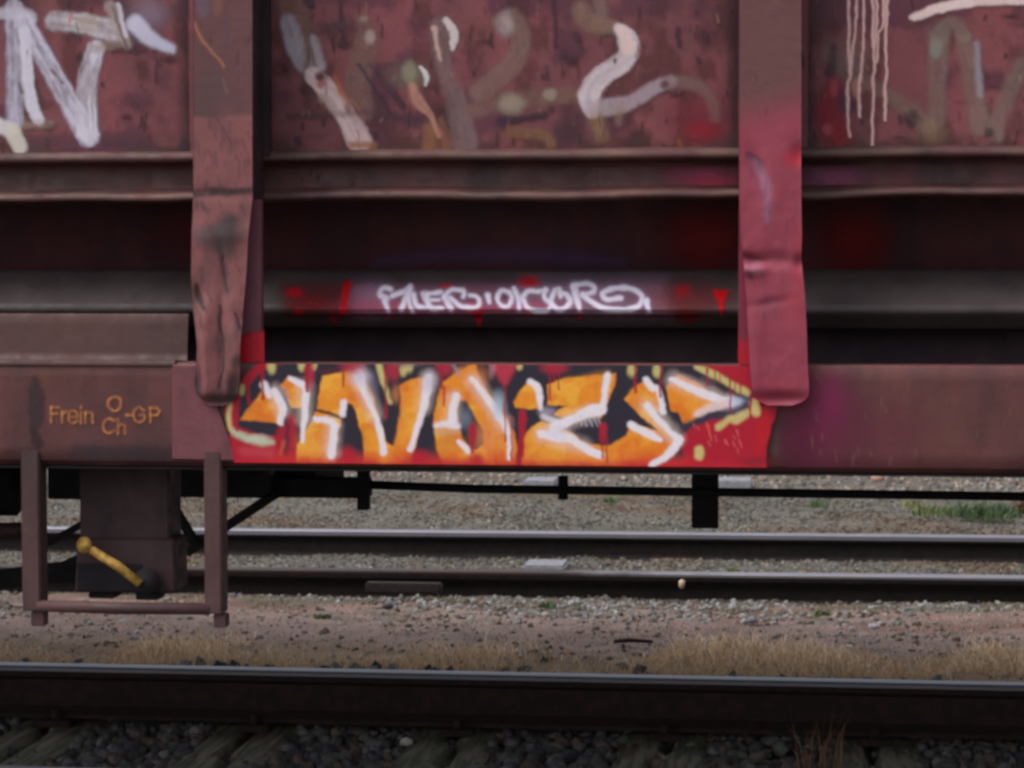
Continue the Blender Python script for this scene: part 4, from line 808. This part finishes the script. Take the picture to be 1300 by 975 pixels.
# red paint on the posts' lower parts
def pr_(p):
    p.poly([(300, 436), (312, 424), (334, 420), (345, 424), (345, 500), (296, 500)], (176, 12, 34), .95, 3)
    for x in (306, 318, 330): p.stroke([(x, 470), (x-1, 500)], 3, (150, 30, 40), .6, 1.5)
YF = .004
film('overspray', 296, 337, [(YF, zc(380, YF)), (YF, zs1+.0005)], .0025, pr_, MAT['film'], post1, .003, 1, label='red paint at the foot of the left post')
def pr2(p):
    p.poly([(930, 256), (960, 256), (960, 470), (930, 470)], (140, 50, 70), .85, 4); p.poly([(930, 436), (960, 430), (960, 470), (930, 470)], (186, 22, 44), .9, 5)
film('overspray', 937, 960, [(YF, zc(262, YF)), (YF, zs1+.0005)], .0025, pr2, MAT['film'], post2, .003, 1, label='red paint on the right post')
def txt(p):
    c = (200, 128, 76); s = lambda q, w_=3.0, sm_=False: p.stroke(q, w_, c, .8, 1.1, .45, smooth=sm_)
    s([(65, 516), (65, 536)]); s([(65, 517), (75, 517)]); s([(65, 525), (73, 525)])
    s([(79, 522), (79, 536)]); s([(79, 526), (85, 522)]); s([(89, 529), (98, 529), (97, 523), (92, 521), (88, 525), (88, 533), (93, 537), (98, 534)], 3, True)
    s([(103, 523), (103, 537)]); s([(103, 516), (103, 518)], 3.4); s([(109, 523), (109, 537)]); s([(109, 526), (114, 523), (118, 525), (118, 537)], 3)
    s([(146, 503), (139, 507), (139, 517), (146, 522), (153, 517), (153, 507), (146, 503)], 3.4, True)
    s([(145, 534), (138, 531), (132, 536), (132, 545), (138, 550), (145, 547)], 3.4, True); s([(150, 532), (150, 551)]); s([(150, 541), (155, 538), (159, 541), (159, 551)], 3)
    s([(161, 527), (167, 527)], 4); s([(183, 521), (177, 517), (171, 521), (171, 532), (177, 536), (183, 533), (183, 527), (178, 527)], 3.2, True)
    s([(191, 518), (191, 536)]); s([(191, 518), (200, 518), (203, 522), (200, 527), (191, 527)], 3.2)
film('lettering', -5, 212, [(0, zc(495, 0)), (0, zc(570, 0))], .0022, txt, MAT['stencil'], sill, .0016, .35, label='orange stencilled words Frein O Ch -GP')
def dirt(p):
    p.stroke([(44, 482, 8), (46, 510, 20), (45, 535, 16)], 14, (66, 56, 60), .75, 3, .2); p.stroke([(42, 545, 8), (47, 562, 13)], 12, (60, 46, 50), .7, 3); p.stroke([(98, 575), (215, 575)], 20, (62, 54, 60), .6, 6, .3)
film('dirt_stain', 10, 218, [(0, zc(470, 0)), (0, zs0+.002)], .0015, dirt, MAT['film'], sill, .004, 1, label='dark grease stains')

# ------------------------------------------------------------------ hanging step, brake casing, underframe
ST = bpy.data.objects.new('foot_step', None); scene.collection.objects.link(ST); ST.parent = WR; sc0 = W(160, 790, -.02); ST.location = Vector(sc0)-WR.location
def pbox(name, l, t, r, b, Y, dep, mat, par, bev=.002, **k):
    a = W(l, (t+b)/2, Y); c_ = W(r, (t+b)/2, Y); mid = (l+r)/2
    return box(name, (a[0], Y, W(mid, b, Y)[2]), (c_[0], Y+dep, W(mid, t, Y)[2]), mat, par, bev, **k)
def step_parts():
    for l, r in ((27, 50), (259, 281)):
        pbox('step_hanger', l, 572, r, 776 if l < 100 else 780, -.008, .055, MAT['step'], ST, .003)
        pbox('step_foot', l+12, 776 if l < 100 else 780, r+6, 795 if l < 100 else 797, .0, .03, MAT['step'], ST, .002)
    a = W(48, 769, .0); b = W(266, 773, .0)
    tube('step_bar', [a, (a+b)/2+np.array([0, 0, -.002]), b], .0125, MAT['step'], ST, 12)
step_parts()
CS = bpy.data.objects.new('brake_casing', None); scene.collection.objects.link(CS); CS.parent = WR; CS.location = Vector(W(160, 755, .2))-WR.location
pbox('casing_box', 101, 588, 215, 700, .16, .10, MAT['casing'], CS, .004)
prism('casing_front', [(x, z) for x, z in pz([(98, 685), (221, 685), (222, 752), (95, 752)], .13)][::-1], .13, .24, MAT['casing'], CS, .004)
pbox('casing_foot', 112, 752, 144, 760, .15, .06, MAT['black'], CS); pbox('casing_foot', 172, 752, 200, 762, .15, .06, MAT['black'], CS)
box('casing_pad', *[tuple(W(98, 750, .127)), tuple(W(180, 716, .127)+np.array([0, .006, 0]))], MAT['black'], CS, .002)
tube('lever_boss', [W(186, 738, .085), W(186, 738, .14)], .028, MAT['black'], CS, 20)
LV = tube('brake_lever', [W(116, 698, .075), W(150, 719, .07), W(178, 741, .08)], [.009, .0105, .009], MAT['yellow'], CS, 12, label='yellow brake lever')
def knob(par):
    bm = bmesh.new(); bmesh.ops.create_uvsphere(bm, u_segments=20, v_segments=14, radius=.0165)
    c_ = W(107, 692, .073)
    for v in bm.verts: v.co = Vector((v.co.x, v.co.y*.8, v.co.z*1.1))+Vector(c_)
    me = bpy.data.meshes.new('lever_knob'); bm.to_mesh(me); bm.free(); link('lever_knob', me, MAT['yellow'], par, smooth=True)
knob(LV)
# underframe
YU = 1.25
def bar(name, x0, y0, x1, y1, th, Y, dep=.03, mat='black'):
    a = W(x0, y0, Y); b = W(x1, y1, Y); d = b-a; L = math.hypot(d[0], d[2]); n = np.array([-d[2], 0, d[0]])/L*th/2/ (FPX/(DCAM+Y))
    prism(name, [(a[0]+n[0], a[2]+n[2]), (b[0]+n[0], b[2]+n[2]), (b[0]-n[0], b[2]-n[2]), (a[0]-n[0], a[2]-n[2])], Y, Y+dep, MAT[mat], WR, .001)
zr = zc(622, YU)
tube('brake_rod', [(xw(455, YU), YU, zc(617, YU)), (xw(600, YU), YU, zc(621, YU)), (XR, YU, zc(624, YU)-.012)], .0115, MAT['black'], WR, 10)
tube('rod_joint', [W(715, 604, YU), W(715, 634, YU)], .013, MAT['black'], WR, 10)
pbox('brake_beam', 288, 608, 466, 632, YU-.05, .08, MAT['black'], WR, .003)
pbox('underframe_box', 226, 560, 345, 632, YU-.1, .5, MAT['black'], WR, .003)
pbox('underframe_box', 340, 560, 400, 625, YU-.02, .4, MAT['black'], WR, .003)
pbox('rod_hanger', 453, 560, 467, 648, YU-.06, .04, MAT['black'], WR)
pbox('hanging_bracket', 878, 560, 912, 671, YU, .04, MAT['black'], WR, .002, label='wide black bracket hanging below the graffiti')
bar('brace_bar', 348, 628, 236, 702, 12, YU-.1); bar('brace_bar', 216, 640, 246, 690, 10, YU-.14)
pbox('underframe_box', 60, 560, 108, 634, YU-.1, .3, MAT['black'], WR, .003)
bar('brace_bar', 60, 690, 122, 655, 9, YU)
bar('brace_bar', 40, 735, 108, 705, 10, YU); bar('brace_bar', -30, 740, 110, 722, 26, YU+.2)
tube('brake_cylinder', [W(-160, 610, YU), W(-20, 612, YU), W(22, 614, YU), W(30, 614, YU)], [.09, .09, .085, .05], MAT['black'], WR, 24)
tube('brake_rod', [W(-60, 674, YU-.4), W(26, 672, YU-.4)], .018, MAT['step'], WR, 12)
pbox('gauge_pin', 340, 560, 345, 603, .4, .02, MAT['plate'], WR, .001)
for xx in (-3.2, 3.2): box('cross_member', (xx-.05, .1, .78), (xx+.05, 2.68, .95), MAT['black'], WR, .003)
box('centre_sill', (XL, 1.2, .74), (XR, 1.5, .955), MAT['black'], WR, .003)
